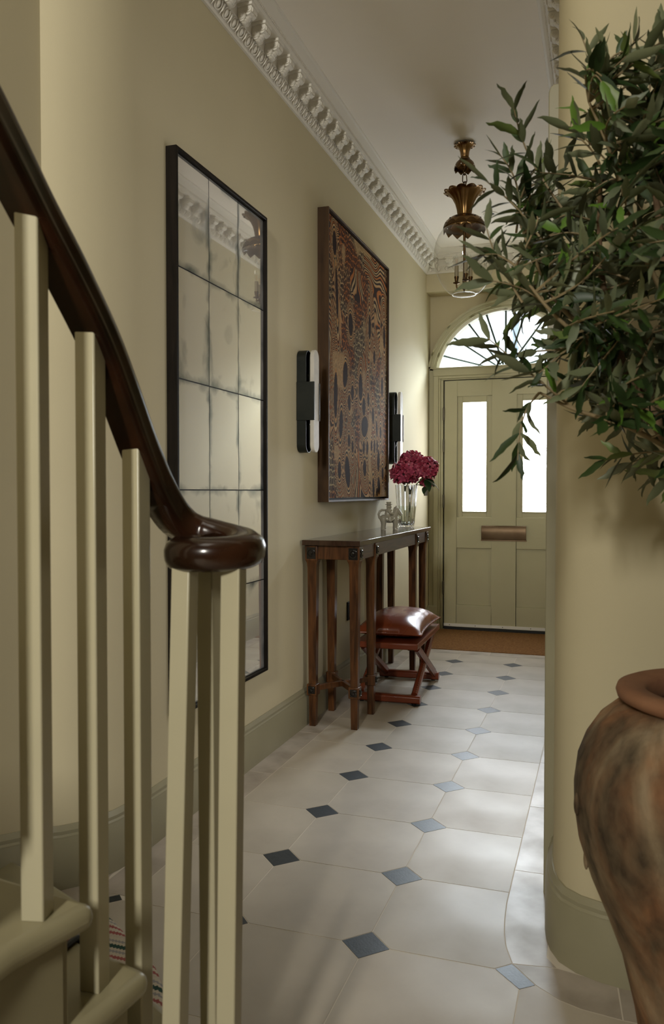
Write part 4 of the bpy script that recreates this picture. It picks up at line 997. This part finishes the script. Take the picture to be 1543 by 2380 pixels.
# each tread: front nosing (far edge) and open side edge (near us); steps rise towards -Y
def tread_poly(yf, xs_, back):   # outline in plan, front edge at yf
    return [(xs_[0], yf), (xs_[1], yf - back), (-1.563, yf - back), (-1.563, yf + 0.004)]
TREADS = [  # z, polygon
    (4*RISE, [(-0.628, 0.902), (-0.645, 0.84), (-0.660, 0.78), (-0.665, 0.56), (-1.563, 0.56), (-1.563, 1.03)]),
    (3*RISE, [(-0.624, 1.026), (-0.632, 0.95), (-0.645, 0.86), (-1.563, 0.86), (-1.563, 1.26)]),
    (2*RISE, [(-0.628, 1.145), (-0.630, 1.05), (-0.636, 0.98), (-1.563, 0.98), (-1.563, 1.52), (-1.1, 1.40), (-0.80, 1.24)]),
    (5*RISE, [(-0.676, 0.752), (-0.680, 0.70), (-0.690, 0.48), (-1.563, 0.40), (-1.563, 0.82)]),
    (6*RISE, [(-0.686, 0.640), (-0.69, 0.55), (-0.70, 0.38), (-1.563, 0.10), (-1.563, 0.60)]),
]
for zt, poly in TREADS:
    mb = MB(); mb.prism(poly, zt - 0.036, zt)
    obj('tread', mb, STAIRP, stair, bevel=0.016, seg=4, smooth=60)
# curtail step at the bottom
CUR = [(-1.563, 1.835), (-1.42, 1.78), (-1.25, 1.707), (-1.12, 1.650), (-1.04, 1.596), (-0.914, 1.510), (-0.862, 1.456), (-0.82, 1.385), (-0.76, 1.315), (-0.68, 1.285), (-0.56, 1.27), (-0.46, 1.22), (-0.42, 1.13), (-0.45, 1.03), (-0.52, 0.98), (-0.62, 0.97), (-1.563, 0.97)]
mb = MB(); mb.prism(CUR, RISE - 0.036, RISE); obj('tread', mb, STAIRP, stair, bevel=0.014, seg=4, smooth=60)
def inset(poly, d): return shrink(poly, d)
for zt, poly in TREADS + [(RISE, CUR)]:
    mb = MB(); q = [(max(a, -1.555), b) for a, b in inset(poly, 0.026)]; mb.prism(q, max(0.0, zt - RISE), zt - 0.0355); obj('riser', mb, STAIRP, stair, smooth=40)
# closed body of the stair under the treads
mb = MB(); mb.prism([(-0.66, 0.87), (-0.68, 0.76), (-0.69, 0.64), (-0.69, 0.45), (-1.55, 0.4), (-1.55, 0.9)], 0.0, 3.9*RISE); obj('carriage', mb, STAIRP, stair, smooth=40)
# balusters
def baluster(x, y, z0, z1, ang, w_=0.0305, lean=(0, 0)):
    h = w_/2; mb = MB(); c, s2 = math.cos(ang), math.sin(ang); vs = []
    for zz, (ox, oy) in ((z0, lean), (z1, (0, 0))):
        for a, b in ((-h, -h), (h, -h), (h, h), (-h, h)): vs.append((a*c - b*s2 + ox, a*s2 + b*c + oy, zz))
    mb.add(vs, [(3, 2, 1, 0), (4, 5, 6, 7), (0, 1, 5, 4), (1, 2, 6, 5), (2, 3, 7, 6), (3, 0, 4, 7)])
    return obj('baluster', mb, BALP, stair, (x, y, 0), bevel=0.0022)
baluster(-0.681, 0.848, 4*RISE - .001, 1.535, R(12.7))
baluster(-0.679, 0.966, 3*RISE - .001, 1.422, R(3.3))
baluster(-0.676, 1.076, 2*RISE - .001, 1.262, R(-3.6))
baluster(-0.598, 1.086, RISE - .001, 1.078, R(0), lean=(-0.024, -0.006))
baluster(-0.529, 1.110, RISE - .001, 1.078, R(3.0), lean=(-0.012, -0.004))
baluster(-0.601, 1.170, RISE - .001, 1.078, R(-8), lean=(-0.006, 0.02))
baluster(-0.684, 0.732, 5*RISE - .001, 1.65, R(12)); baluster(-0.692, 0.617, 6*RISE - .001, 1.765, R(12))
# handrail: path of the underside centre
RP = [(-0.72, 0.38, 1.985), (-0.705, 0.50, 1.865), (-0.692, 0.617, 1.745), (-0.684, 0.732, 1.628), (-0.682, 0.79, 1.569), (-0.682, 0.848, 1.511), (-0.679, 0.905, 1.452), (-0.678, 0.966, 1.386), (-0.677, 1.02, 1.310), (-0.676, 1.076, 1.225), (-0.671, 1.115, 1.165), (-0.660, 1.150, 1.118),
      (-0.640, 1.176, 1.098), (-0.612, 1.190, 1.090), (-0.580, 1.192, 1.083), (-0.552, 1.182, 1.077), (-0.532, 1.160, 1.072), (-0.526, 1.132, 1.069), (-0.535, 1.106, 1.067), (-0.556, 1.090, 1.066), (-0.582, 1.086, 1.066), (-0.604, 1.096, 1.066), (-0.612, 1.114, 1.067), (-0.603, 1.131, 1.068), (-0.586, 1.137, 1.069), (-0.572, 1.130, 1.070)]
def catmull(P, k=5):
    P = [Vector(p) for p in P]; out = []
    for i in range(len(P) - 1):
        p0, p1, p2, p3 = P[max(0, i-1)], P[i], P[i+1], P[min(len(P)-1, i+2)]
        for q in range(k):
            t = q/k; out.append(0.5*((2*p1) + (-p0 + p2)*t + (2*p0 - 5*p1 + 4*p2 - p3)*t*t + (-p0 + 3*p1 - 3*p2 + p3)*t**3))
    return out + [P[-1]]
def handrail():
    path = catmull(RP); n = len(path); mb = MB(); vs = []; fs = []
    RPROF = [(-0.021, 0), (-0.026, 0.006), (-0.0265, 0.016), (-0.0245, 0.022), (-0.027, 0.030), (-0.024, 0.042), (-0.014, 0.051), (0, 0.054), (0.014, 0.051), (0.024, 0.042), (0.027, 0.030), (0.0245, 0.022), (0.0265, 0.016), (0.026, 0.006), (0.021, 0)]
    VPROF = [(-0.018, 0), (-0.026, 0.005), (-0.030, 0.014), (-0.031, 0.022), (-0.031, 0.030), (-0.027, 0.041), (-0.015, 0.049), (0, 0.051), (0.015, 0.049), (0.027, 0.041), (0.031, 0.030), (0.031, 0.022), (0.030, 0.014), (0.026, 0.005), (0.018, 0)]
    m = len(RPROF)
    for i, p in enumerate(path):
        d = path[min(n-1, i+1)] - path[max(0, i-1)]
        side = Vector((d.y, -d.x, 0)).normalized(); t = d.normalized(); up = side.cross(t)
        if up.z < 0: up = -up
        k = min(1, max(0, (i/n - 0.40)/0.15)); k = k*k*(3 - 2*k)
        for (a, b), (a2, b2) in zip(RPROF, VPROF):
            A, B = a + (a2 - a)*k, b + (b2 - b)*k; B *= (1 + 0.0*k)
            vs.append(p + side*A + up*B)
    for i in range(n - 1):
        for q in range(m): fs.append((i*m + q, i*m + (q+1) % m, (i+1)*m + (q+1) % m, (i+1)*m + q))
    fs += [tuple(range(m)), tuple((n-1)*m + q for q in range(m))[::-1]]
    mb.add(vs, fs)
    mb.lathe([(0.0001, 0.0), (0.026, 0.002), (0.032, 0.012), (0.032, 0.024), (0.026, 0.036), (0.0001, 0.040)], 32, (-0.576, 1.124, 1.067), cap=False)
    return obj('handrail', mb, RAIL, stair, smooth=50, label='polished dark mahogany handrail ending in a volute')
handrail()
# stair runner draped over the lower steps
def runner_mat():
    m = bpy.data.materials.new('woven_runner'); m.use_nodes = True; nt = m.node_tree; N = nt.nodes; L = nt.links; b = N['Principled BSDF']; b.inputs['Roughness'].default_value = 0.95; b.inputs['Specular IOR Level'].default_value = 0.05
    uv = N.new('ShaderNodeUVMap'); uv.uv_map = 'weave'; sp_ = N.new('ShaderNodeSeparateXYZ'); L.new(uv.outputs[0], sp_.inputs[0])
    wv = N.new('ShaderNodeMath'); wv.operation = 'PINGPONG'; wv.inputs[1].default_value = 0.0042; L.new(sp_.outputs['X'], wv.inputs[0])
    mu = N.new('ShaderNodeMath'); mu.operation = 'MULTIPLY'; mu.inputs[1].default_value = 1.0; L.new(wv.outputs[0], mu.inputs[0])
    ad = N.new('ShaderNodeMath'); ad.operation = 'ADD'; L.new(sp_.outputs['Y'], ad.inputs[0]); L.new(mu.outputs[0], ad.inputs[1])
    md = N.new('ShaderNodeMath'); md.operation = 'MODULO'; md.inputs[1].default_value = 0.105; L.new(ad.outputs[0], md.inputs[0])
    dv = N.new('ShaderNodeMath'); dv.operation = 'DIVIDE'; dv.inputs[1].default_value = 0.105; L.new(md.outputs[0], dv.inputs[0])
    cr = N.new('ShaderNodeValToRGB'); cr.color_ramp.interpolation = 'CONSTANT'; e = cr.color_ramp.elements
    e[0].position = 0; e[0].color = (0.42, 0.36, 0.29, 1)
    seq = [(0.10, (0.27, 0.085, 0.078)), (0.19, (0.45, 0.39, 0.31)), (0.30, (0.27, 0.085, 0.078)), (0.39, (0.45, 0.39, 0.31)), (0.49, (0.25, 0.24, 0.235)), (0.56, (0.45, 0.39, 0.31)), (0.64, (0.03, 0.06, 0.05)), (0.76, (0.45, 0.39, 0.31)), (0.84, (0.25, 0.24, 0.235)), (0.91, (0.45, 0.39, 0.31))]
    e[1].position = seq[0][0]; e[1].color = (*seq[0][1], 1)
    for p, c in seq[1:]: k = e.new(p); k.color = (*c, 1)
    L.new(dv.outputs[0], cr.inputs[0]); L.new(cr.outputs[0], b.inputs['Base Color'])
    return m
RUN = runner_mat()
rn = thing('stair_runner', 'striped red, grey and dark green woven runner with black edging on the stairs', 'stair runner', (0, 0, 0))
def strip(pts_l, pts_r, name, m, parent, nx=16):
    me_v = []; fs = []; n = len(pts_l); uvs = []; acc = 0
    for i in range(n):
        a, b = Vector(pts_l[i]), Vector(pts_r[i])
        if i: acc += ((a + b)/2 - (Vector(pts_l[i-1]) + Vector(pts_r[i-1]))/2).length
        for k in range(nx + 1):
            me_v.append(a.lerp(b, k/nx)); uvs.append(((b - a).length*k/nx, acc))
    for i in range(n - 1):
        for k in range(nx): fs.append((i*(nx+1) + k, i*(nx+1) + k + 1, (i+1)*(nx+1) + k + 1, (i+1)*(nx+1) + k))
    me = bpy.data.meshes.new(name); me.from_pydata([tuple(v) for v in me_v], [], fs); ul = me.uv_layers.new(name='weave')
    for lp_ in me.loops: ul.data[lp_.index].uv = uvs[lp_.vertex_index]
    me.materials.append(m); me.shade_smooth(); o = link(name, me, parent); s_ = o.modifiers.new('thick', 'SOLIDIFY'); s_.thickness = 0.004; s_.offset = 1
    return o
def step_path(x, yfront, zt, yback, zbelow):   # from the back of a tread to its nosing and down the riser
    return [(x, yback, zt + .002), (x, yfront - .03, zt + .002), (x, yfront - .012, zt + .002), (x, yfront, zt - .002), (x, yfront + .005, zt - .012), (x, yfront + .003, zt - .025), (x, yfront - .012, zt - .036), (x, yfront - .024, zt - .06), (x, yfront - .024, zbelow + .01)]
RL, RR = -1.22, -0.775
def front_y(poly_front, x):
    for (a, b), (c, d) in zip(poly_front, poly_front[1:]):
        if min(a, c) <= x <= max(a, c): return b + (d - b)*(x - a)/(c - a) if c != a else b
    return poly_front[0][1]
def lay(zt, fl, fr, bl, br, zb): return step_path(RL, fl, zt, bl, zb), step_path(RR, fr, zt, br, zb)
for zt, fl, fr, bl, br, zb in ((4*RISE, 0.985, 0.925, 0.60, 0.60, 3*RISE), (3*RISE, 1.173, 1.064, 0.99, 0.925, 2*RISE)):
    RR = -1.02 if zt > .6 else -0.775
    L_, R_ = lay(zt, fl, fr, bl, br, zb); strip(L_, R_, 'carpet', RUN, rn)
    mb = MB(); mb.tube([(p[0], p[1], p[2] + .004) for p in R_], 0.0048, 6); obj('edge_binding', mb, DARKT, rn, label='black runner edging')
# lower two steps have curved fronts: rows follow the nosing
def curved_carpet(zt, front, yback, zb):
    nx = 16; xs_ = [RL + (RR - RL)*k/nx for k in range(nx + 1)]; vs = []; uvs = []; fs = []
    fy = [front_y(front, x) for x in xs_]
    rows = [('b', 0), ('m', .5), ('f', -.03), ('f', -.012), ('n', (0, -.002)), ('n', (.005, -.012)), ('n', (.003, -.025)), ('n', (-.012, -.036)), ('n', (-.024, -.06)), ('e', 0)]
    for r_ in rows:
        for k, x in enumerate(xs_):
            if r_[0] == 'b': p = (x, yback, zt + .002)
            elif r_[0] == 'm': p = (x, (yback + fy[k])/2, zt + .002)
            elif r_[0] == 'f': p = (x, fy[k] + r_[1], zt + .002)
            elif r_[0] == 'n': p = (x, fy[k] + r_[1][0], zt + r_[1][1])
            else: p = (x, fy[k] - .024, zb + .006)
            vs.append(p); uvs.append((x, p[1] if r_[0] in 'bmf' else fy[k] + (zt - p[2])))
    n = len(rows)
    for i in range(n - 1):
        for k in range(nx): fs.append((i*(nx+1) + k, i*(nx+1) + k + 1, (i+1)*(nx+1) + k + 1, (i+1)*(nx+1) + k))
    me = bpy.data.meshes.new('carpet'); me.from_pydata(vs, [], fs); ul = me.uv_layers.new(name='weave')
    for lp_ in me.loops: ul.data[lp_.index].uv = uvs[lp_.vertex_index]
    me.materials.append(RUN); me.shade_smooth(); o = link('carpet', me, rn); s_ = o.modifiers.new('thick', 'SOLIDIFY'); s_.thickness = 0.004; s_.offset = 1
    R_ = [vs[i*(nx+1) + nx] for i in range(n)]
    mb = MB(); mb.tube([(p[0], p[1], p[2] + .003) for p in R_], 0.0048, 6); obj('edge_binding', mb, DARKT, rn, label='black runner edging')
curved_carpet(2*RISE, [(-1.563, 1.52), (-1.1, 1.40), (-0.80, 1.24), (-0.628, 1.145)], 1.14, RISE)
curved_carpet(RISE, CUR[:10], 1.28, 0.0)

# ================================================================== TERRACOTTA JAR
PCX, PCY = 0.219, 1.646
jar = thing('terracotta_jar', 'big weathered terracotta oil jar standing before the rounded wall end', 'jar', (PCX, PCY, 0))
def jar_mat():
    m = bpy.data.materials.new('weathered_terracotta'); m.use_nodes = True; nt = m.node_tree; N = nt.nodes; L = nt.links; b = N['Principled BSDF']; b.inputs['Roughness'].default_value = 0.85; b.inputs['Specular IOR Level'].default_value = 0.2
    tc = N.new('ShaderNodeTexCoord')
    def noise(scale, stretch, seed, det=6, dist=0.3):
        mp = N.new('ShaderNodeMapping'); mp.inputs['Scale'].default_value = stretch; mp.inputs['Location'].default_value = (seed, seed*1.7, seed*.6); L.new(tc.outputs['Object'], mp.inputs[0])
        n = N.new('ShaderNodeTexNoise'); n.inputs['Scale'].default_value = scale; n.inputs['Detail'].default_value = det; n.inputs['Distortion'].default_value = dist; L.new(mp.outputs[0], n.inputs['Vector']); return n.outputs['Fac']
    def ramp(sock, stops):
        cr = N.new('ShaderNodeValToRGB'); e = cr.color_ramp.elements
        e[0].position, e[0].color = stops[0][0], (*stops[0][1], 1); e[1].position, e[1].color = stops[1][0], (*stops[1][1], 1)
        for p, c in stops[2:]: k = e.new(p); k.color = (*c, 1)
        L.new(sock, cr.inputs[0]); return cr.outputs[0]
    def mix(f, a, b2):
        mx = N.new('ShaderNodeMix'); mx.data_type = 'RGBA'; L.new(f, mx.inputs['Factor']); L.new(a, mx.inputs['A']); L.new(b2, mx.inputs['B']); return mx.outputs['Result']
    clay = ramp(noise(20, (1, 1, .8), 1, 10, .6), [(0.30, (0.125, 0.065, 0.034)), (0.72, (0.31, 0.155, 0.075))])
    lime = ramp(noise(34, (1, 1, .5), 4, 9), [(0.30, (0.26, 0.20, 0.12)), (0.70, (0.44, 0.35, 0.23))])
    soot = ramp(noise(40, (1, 1, .6), 8, 9), [(0.30, (0.030, 0.023, 0.015)), (0.75, (0.13, 0.098, 0.06))])
    f1 = ramp(noise(7, (1, 1, .5), 12, 12, 1.0), [(0.42, (0, 0, 0)), (0.66, (.9, .9, .9))])
    f2 = ramp(noise(5.5, (1.2, 1.2, .5), 23, 12, 0.8), [(0.42, (0, 0, 0)), (0.64, (.92, .92, .92))])
    c = mix(f2, mix(f1, clay, lime), soot); L.new(c, b.inputs['Base Color'])
    bp = N.new('ShaderNodeBump'); bp.inputs['Strength'].default_value = 0.6; bp.inputs['Distance'].default_value = 0.012; L.new(noise(9, (1, 1, .8), 30, 9, .4), bp.inputs['Height']); L.new(bp.outputs[0], b.inputs['Normal'])
    return m
JARM = jar_mat(); JRIM = mat('bare_terracotta', (0.24, 0.115, 0.058), 0.85, noise=14, col2=(0.19, 0.085, 0.042), bump=0.3, bscale=60)
JP = [(0.125, 0.0), (0.132, 0.02), (0.140, 0.10), (0.155, 0.20), (0.178, 0.30), (0.208, 0.38), (0.238, 0.45), (0.262, 0.52), (0.273, 0.58), (0.275, 0.62), (0.268, 0.67), (0.252, 0.71), (0.226, 0.75), (0.198, 0.775), (0.172, 0.79)]
rj = random.Random(9); ph = [rj.uniform(0, 6) for _ in range(8)]
mb = MB(); mb.lathe(JP + [(0.150, 0.788), (0.165, 0.72), (0.2, 0.6), (0.15, 0.35), (0.0001, 0.33)], 72, cap=False, rfun=lambda a, j: 1 + (0.010*math.sin(3*a + ph[0] + j*.5) + 0.007*math.sin(5*a + ph[1] - j*.8))*(1 if j < 14 else 0))
mb.add([(0.125*math.cos(2*math.pi*i/72), 0.125*math.sin(2*math.pi*i/72), 0) for i in range(72)], [tuple(range(72))[::-1]])
obj('body', mb, JARM, jar, smooth=80)
mb = MB(); mb.lathe([(0.168, 0.782), (0.178, 0.789), (0.192, 0.796), (0.195, 0.806), (0.192, 0.815), (0.180, 0.820), (0.146, 0.816), (0.139, 0.809), (0.139, 0.780), (0.150, 0.770)], 64, cap=False); obj('rim', mb, JRIM, jar, smooth=60, label='thick bare terracotta rim')
mb = MB(); mb.lathe([(0.0001, 0.45), (0.168, 0.452)], 32, cap=False); obj('soil', mb, SOIL, jar)
# chipped and lugged lumps on the left flank
for (a, zz, r, sc_) in ((R(196), 0.60, 0.012, (0.5, 1, 1.8)), (R(192), 0.49, 0.011, (0.5, 1, 2.0))):
    rad = next(r0 + (r1 - r0)*(zz - z0)/(z1 - z0) for (r0, z0), (r1, z1) in zip(JP, JP[1:]) if z0 <= zz <= z1) - 0.001
    mb = MB(); mb.sphere((rad*math.cos(a), rad*math.sin(a), zz), r, 10, 8, sc_); obj('clay_lump', mb, JARM, jar, smooth=80)

# ================================================================== OLIVE TREE
tree = thing('olive_tree', 'leafy olive tree growing from the terracotta jar on the right', 'tree', (PCX, PCY, 0.452))
TB = Vector((PCX, PCY, 0.452))
def W(x, y, z_): return Vector((x, y, z_)) - TB
mb = MB(); mb.tube(catmull([W(PCX, PCY, 0.40), W(PCX + .01, PCY, 0.80), W(PCX - .005, PCY - .01, 1.0), W(PCX - .03, PCY - .015, 1.14)], 4), [0.036]*4 + [0.032]*4 + [0.028]*4 + [0.026], 12); obj('trunk', mb, BARK, tree, smooth=60)
LIMBS = [[(PCX - .03, PCY - .015, 1.14), (0.125, 1.60, 1.255), (0.06, 1.60, 1.36), (0.02, 1.59, 1.45), (-0.01, 1.58, 1.60), (-0.01, 1.585, 1.78)],
         [(PCX - .03, PCY - .015, 1.14), (0.17, 1.63, 1.35), (0.115, 1.62, 1.52), (0.095, 1.62, 1.66), (0.07, 1.63, 1.85)],
         [(PCX - .03, PCY - .015, 1.14), (0.23, 1.62, 1.36), (0.29, 1.64, 1.56), (0.33, 1.64, 1.78)],
         [(0.06, 1.60, 1.36), (-0.02, 1.53, 1.44), (-0.09, 1.48, 1.50), (-0.15, 1.46, 1.58)],
         [(0.115, 1.62, 1.52), (0.06, 1.56, 1.62), (0.01, 1.50, 1.76), (-0.03, 1.49, 1.86)],
         [(0.125, 1.60, 1.255), (0.04, 1.54, 1.30), (-0.05, 1.50, 1.33), (-0.11, 1.48, 1.36)],
         [(0.23, 1.62, 1.36), (0.26, 1.50, 1.45), (0.24, 1.42, 1.60), (0.20, 1.40, 1.74)],
         [(0.02, 1.59, 1.45), (-0.08, 1.64, 1.54), (-0.14, 1.66, 1.66), (-0.17, 1.66, 1.74)]]
limb_pts = []
for i, l in enumerate(LIMBS):
    p = catmull([W(*q) for q in l], 5); r0, r1 = ((0.017, 0.003) if i < 3 else (0.0055, 0.0022))
    mb = MB(); mb.tube(p, [r0 + (r1 - r0)*k/(len(p)-1) for k in range(len(p))], 9); obj('branch', mb, BARK if i < 3 else TWIG, tree, smooth=60)
    limb_pts += [(q, i) for q in p[3:]]
def leaf_mesh(L_, W_, bend, m, seed):
    r = random.Random(seed); mb = MB(); n = 8; vs = []; fs = []
    for i in range(n + 1):
        t = i/n; w_ = W_*(math.sin(math.pi*(t**0.85))**0.9 if 0 < t < 1 else 0.06); zz = bend*L_*t*t
        side = 0.06*L_*math.sin(t*2.2)*r.uniform(-.5, 1)
        vs += [(L_*t, -w_ + side*t, zz + w_*.30), (L_*t, side*t, zz), (L_*t, w_ + side*t, zz + w_*.30)]
    for i in range(n): fs += [(3*i, 3*i+3, 3*i+4, 3*i+1), (3*i+1, 3*i+4, 3*i+5, 3*i+2)]
    me = bpy.data.meshes.new('leaf'); me.from_pydata(vs, [], fs); me.materials.append(m); me.shade_smooth(); return me
LV = []
for q in range(12):
    L_ = [0.056, 0.064, 0.072, 0.048][q % 4]; LV.append((leaf_mesh(L_, L_*[0.118, .128, .112, .135][q % 4], [-.18, .10, -.30, .0][(q//2) % 4], LEAFS[[0, 0, 1, 0, 1, 3, 0, 1, 0, 2, 0, 1][q]], q)))
rt = random.Random(21)
CC = Vector((0.150, 1.625, 1.60)); RADII = Vector((0.36, 0.33, 0.425))
twigs = []; leaves = []     # leaves: matrix, mesh index
def grow(start, tip, sag, dens=1.0):
    n = 9; pts = []; side = Vector((rt.uniform(-1, 1), rt.uniform(-1, 1), rt.uniform(-.3, .3)))*0.02
    for k in range(n + 1):
        t = k/n; p = start.lerp(tip, t) + side*math.sin(math.pi*t) + Vector((0, 0, sag*math.sin(math.pi*t))); pts.append(p)
    twigs.append(pts)
    L_ = sum((pts[k+1] - pts[k]).length for k in range(n)); step = 0.019/dens; s = 0.02 if L_ < .2 else L_*0.22; flip = rt.uniform(0, 3)
    while s <= L_ + 1e-6:
        acc = 0
        for k in range(n):
            seg = (pts[k+1] - pts[k]).length
            if acc + seg >= s or k == n - 1:
                t = min(1, (s - acc)/seg); p = pts[k].lerp(pts[k+1], t); d = (pts[k+1] - pts[k]).normalized(); break
            acc += seg
        flip += math.pi/2 + rt.uniform(-.3, .3)
        u = d.orthogonal().normalized(); u = Matrix.Rotation(flip, 3, d) @ u
        for sgn in (1, -1):
            if rt.random() < 0.06: continue
            spread = rt.uniform(0.55, 1.15) if s < L_ - .02 else rt.uniform(.2, .6)
            ax = (d*math.cos(spread) + u*sgn*math.sin(spread)).normalized()
            ax = (ax + Vector((0, 0, rt.uniform(-.25, .2)))).normalized()
            zz = (d*0.6 + Vector((rt.uniform(-.5, .5), rt.uniform(-.5, .5), rt.uniform(-.2, .9)))); zz = (zz - ax*zz.dot(ax)).normalized(); yy = zz.cross(ax)
            M = Matrix((ax, yy, zz)).transposed().to_4x4(); scl = rt.uniform(.8, 1.2); M = Matrix.Translation(p) @ M @ Matrix.Scale(scl, 4)
            leaves.append((M, rt.randrange(12)))
        s += step*rt.uniform(.8, 1.25)
ntw = 0
for a in range(900):
    if ntw >= 250: break
    zf = rt.uniform(-.93, .98); ph_ = rt.uniform(0, 2*math.pi); s = math.sqrt(1 - zf*zf)
    k = rt.uniform(.30, 1.0)**0.5
    tip = Vector((CC.x + RADII.x*s*math.cos(ph_)*k, CC.y + RADII.y*s*math.sin(ph_)*k, CC.z + RADII.z*zf*k)) - TB
    if tip.y + TB.y > 1.98: continue
    if zf < -.4 and tip.x + TB.x > 0.30: continue
    st_ = min(limb_pts, key=lambda q: (q[0] - tip).length + (0.25 if q[0].z > tip.z + .02 else 0))[0]
    st_ = st_ if (st_ - tip).length > .06 else tip.lerp(CC - TB, .45)
    grow(st_, tip, rt.uniform(-.01, .03)); ntw += 1
# the sprays that stand out of the crown towards the hall
for (sx, sy, sz_, tx, ty, tz_) in ((-.09, 1.48, 1.50, -.20, 1.46, 1.56), (-.15, 1.46, 1.58, -.215, 1.45, 1.60), (-.05, 1.50, 1.33, -.20, 1.47, 1.46), (-.10, 1.5, 1.62, -.20, 1.45, 1.73), (-.11, 1.48, 1.36, -.145, 1.46, 1.24), (-.17, 1.66, 1.70, -.20, 1.60, 1.84), (-.02, 1.53, 1.44, -.19, 1.49, 1.43), (0.0, 1.56, 1.82, -.045, 1.535, 2.00), (.06, 1.60, 1.84, .095, 1.60, 2.03), (-.08, 1.60, 1.72, -.165, 1.545, 1.90), (-.14, 1.48, 1.52, -.205, 1.49, 1.66)):
    grow(W(sx, sy, sz_), W(tx, ty, tz_), 0.01, 1.0)
mb = MB()
big = MB()
for i, p in enumerate(twigs):
    q = MB(); q.tube(p[::1], [0.0026 - 0.0015*k/(len(p)-1) for k in range(len(p))], 5); obj('twig', q, TWIG, tree, smooth=60)
camp = Vector((0, 0, 1.185)) - TB
vis = [(i, (M.translation - camp).length) for i, (M, q) in enumerate(leaves) if M.translation.x + TB.x < 0.33]
vis.sort(key=lambda t: t[1]); single = set(i for i, _ in vis[:300])
groups = {}
for i, (M, q) in enumerate(leaves):
    if i in single:
        o = link('leaf', LV[q], tree); o.matrix_local = M
    else: groups.setdefault(LV[q].materials[0].name, []).append((M, q))
mb = MB(); mats = LEAFS
vs = []; fs = []; mis = []
for nm, lst in groups.items():
    mi_ = [m.name for m in LEAFS].index(nm)
    for M, q in lst:
        me = LV[q]; n0 = len(vs); vs += [tuple(M @ v.co) for v in me.vertices]; fs += [tuple(n0 + j for j in p.vertices) for p in me.polygons]; mis += [mi_]*len(me.polygons)
me = bpy.data.meshes.new('foliage'); me.from_pydata(vs, [], fs)
for m in LEAFS: me.materials.append(m)
me.polygons.foreach_set('material_index', mis); me.shade_smooth()
fo = link('foliage', me, tree); fo['kind'] = 'stuff'
print('leaves', len(leaves), 'objects', len(bpy.data.objects))
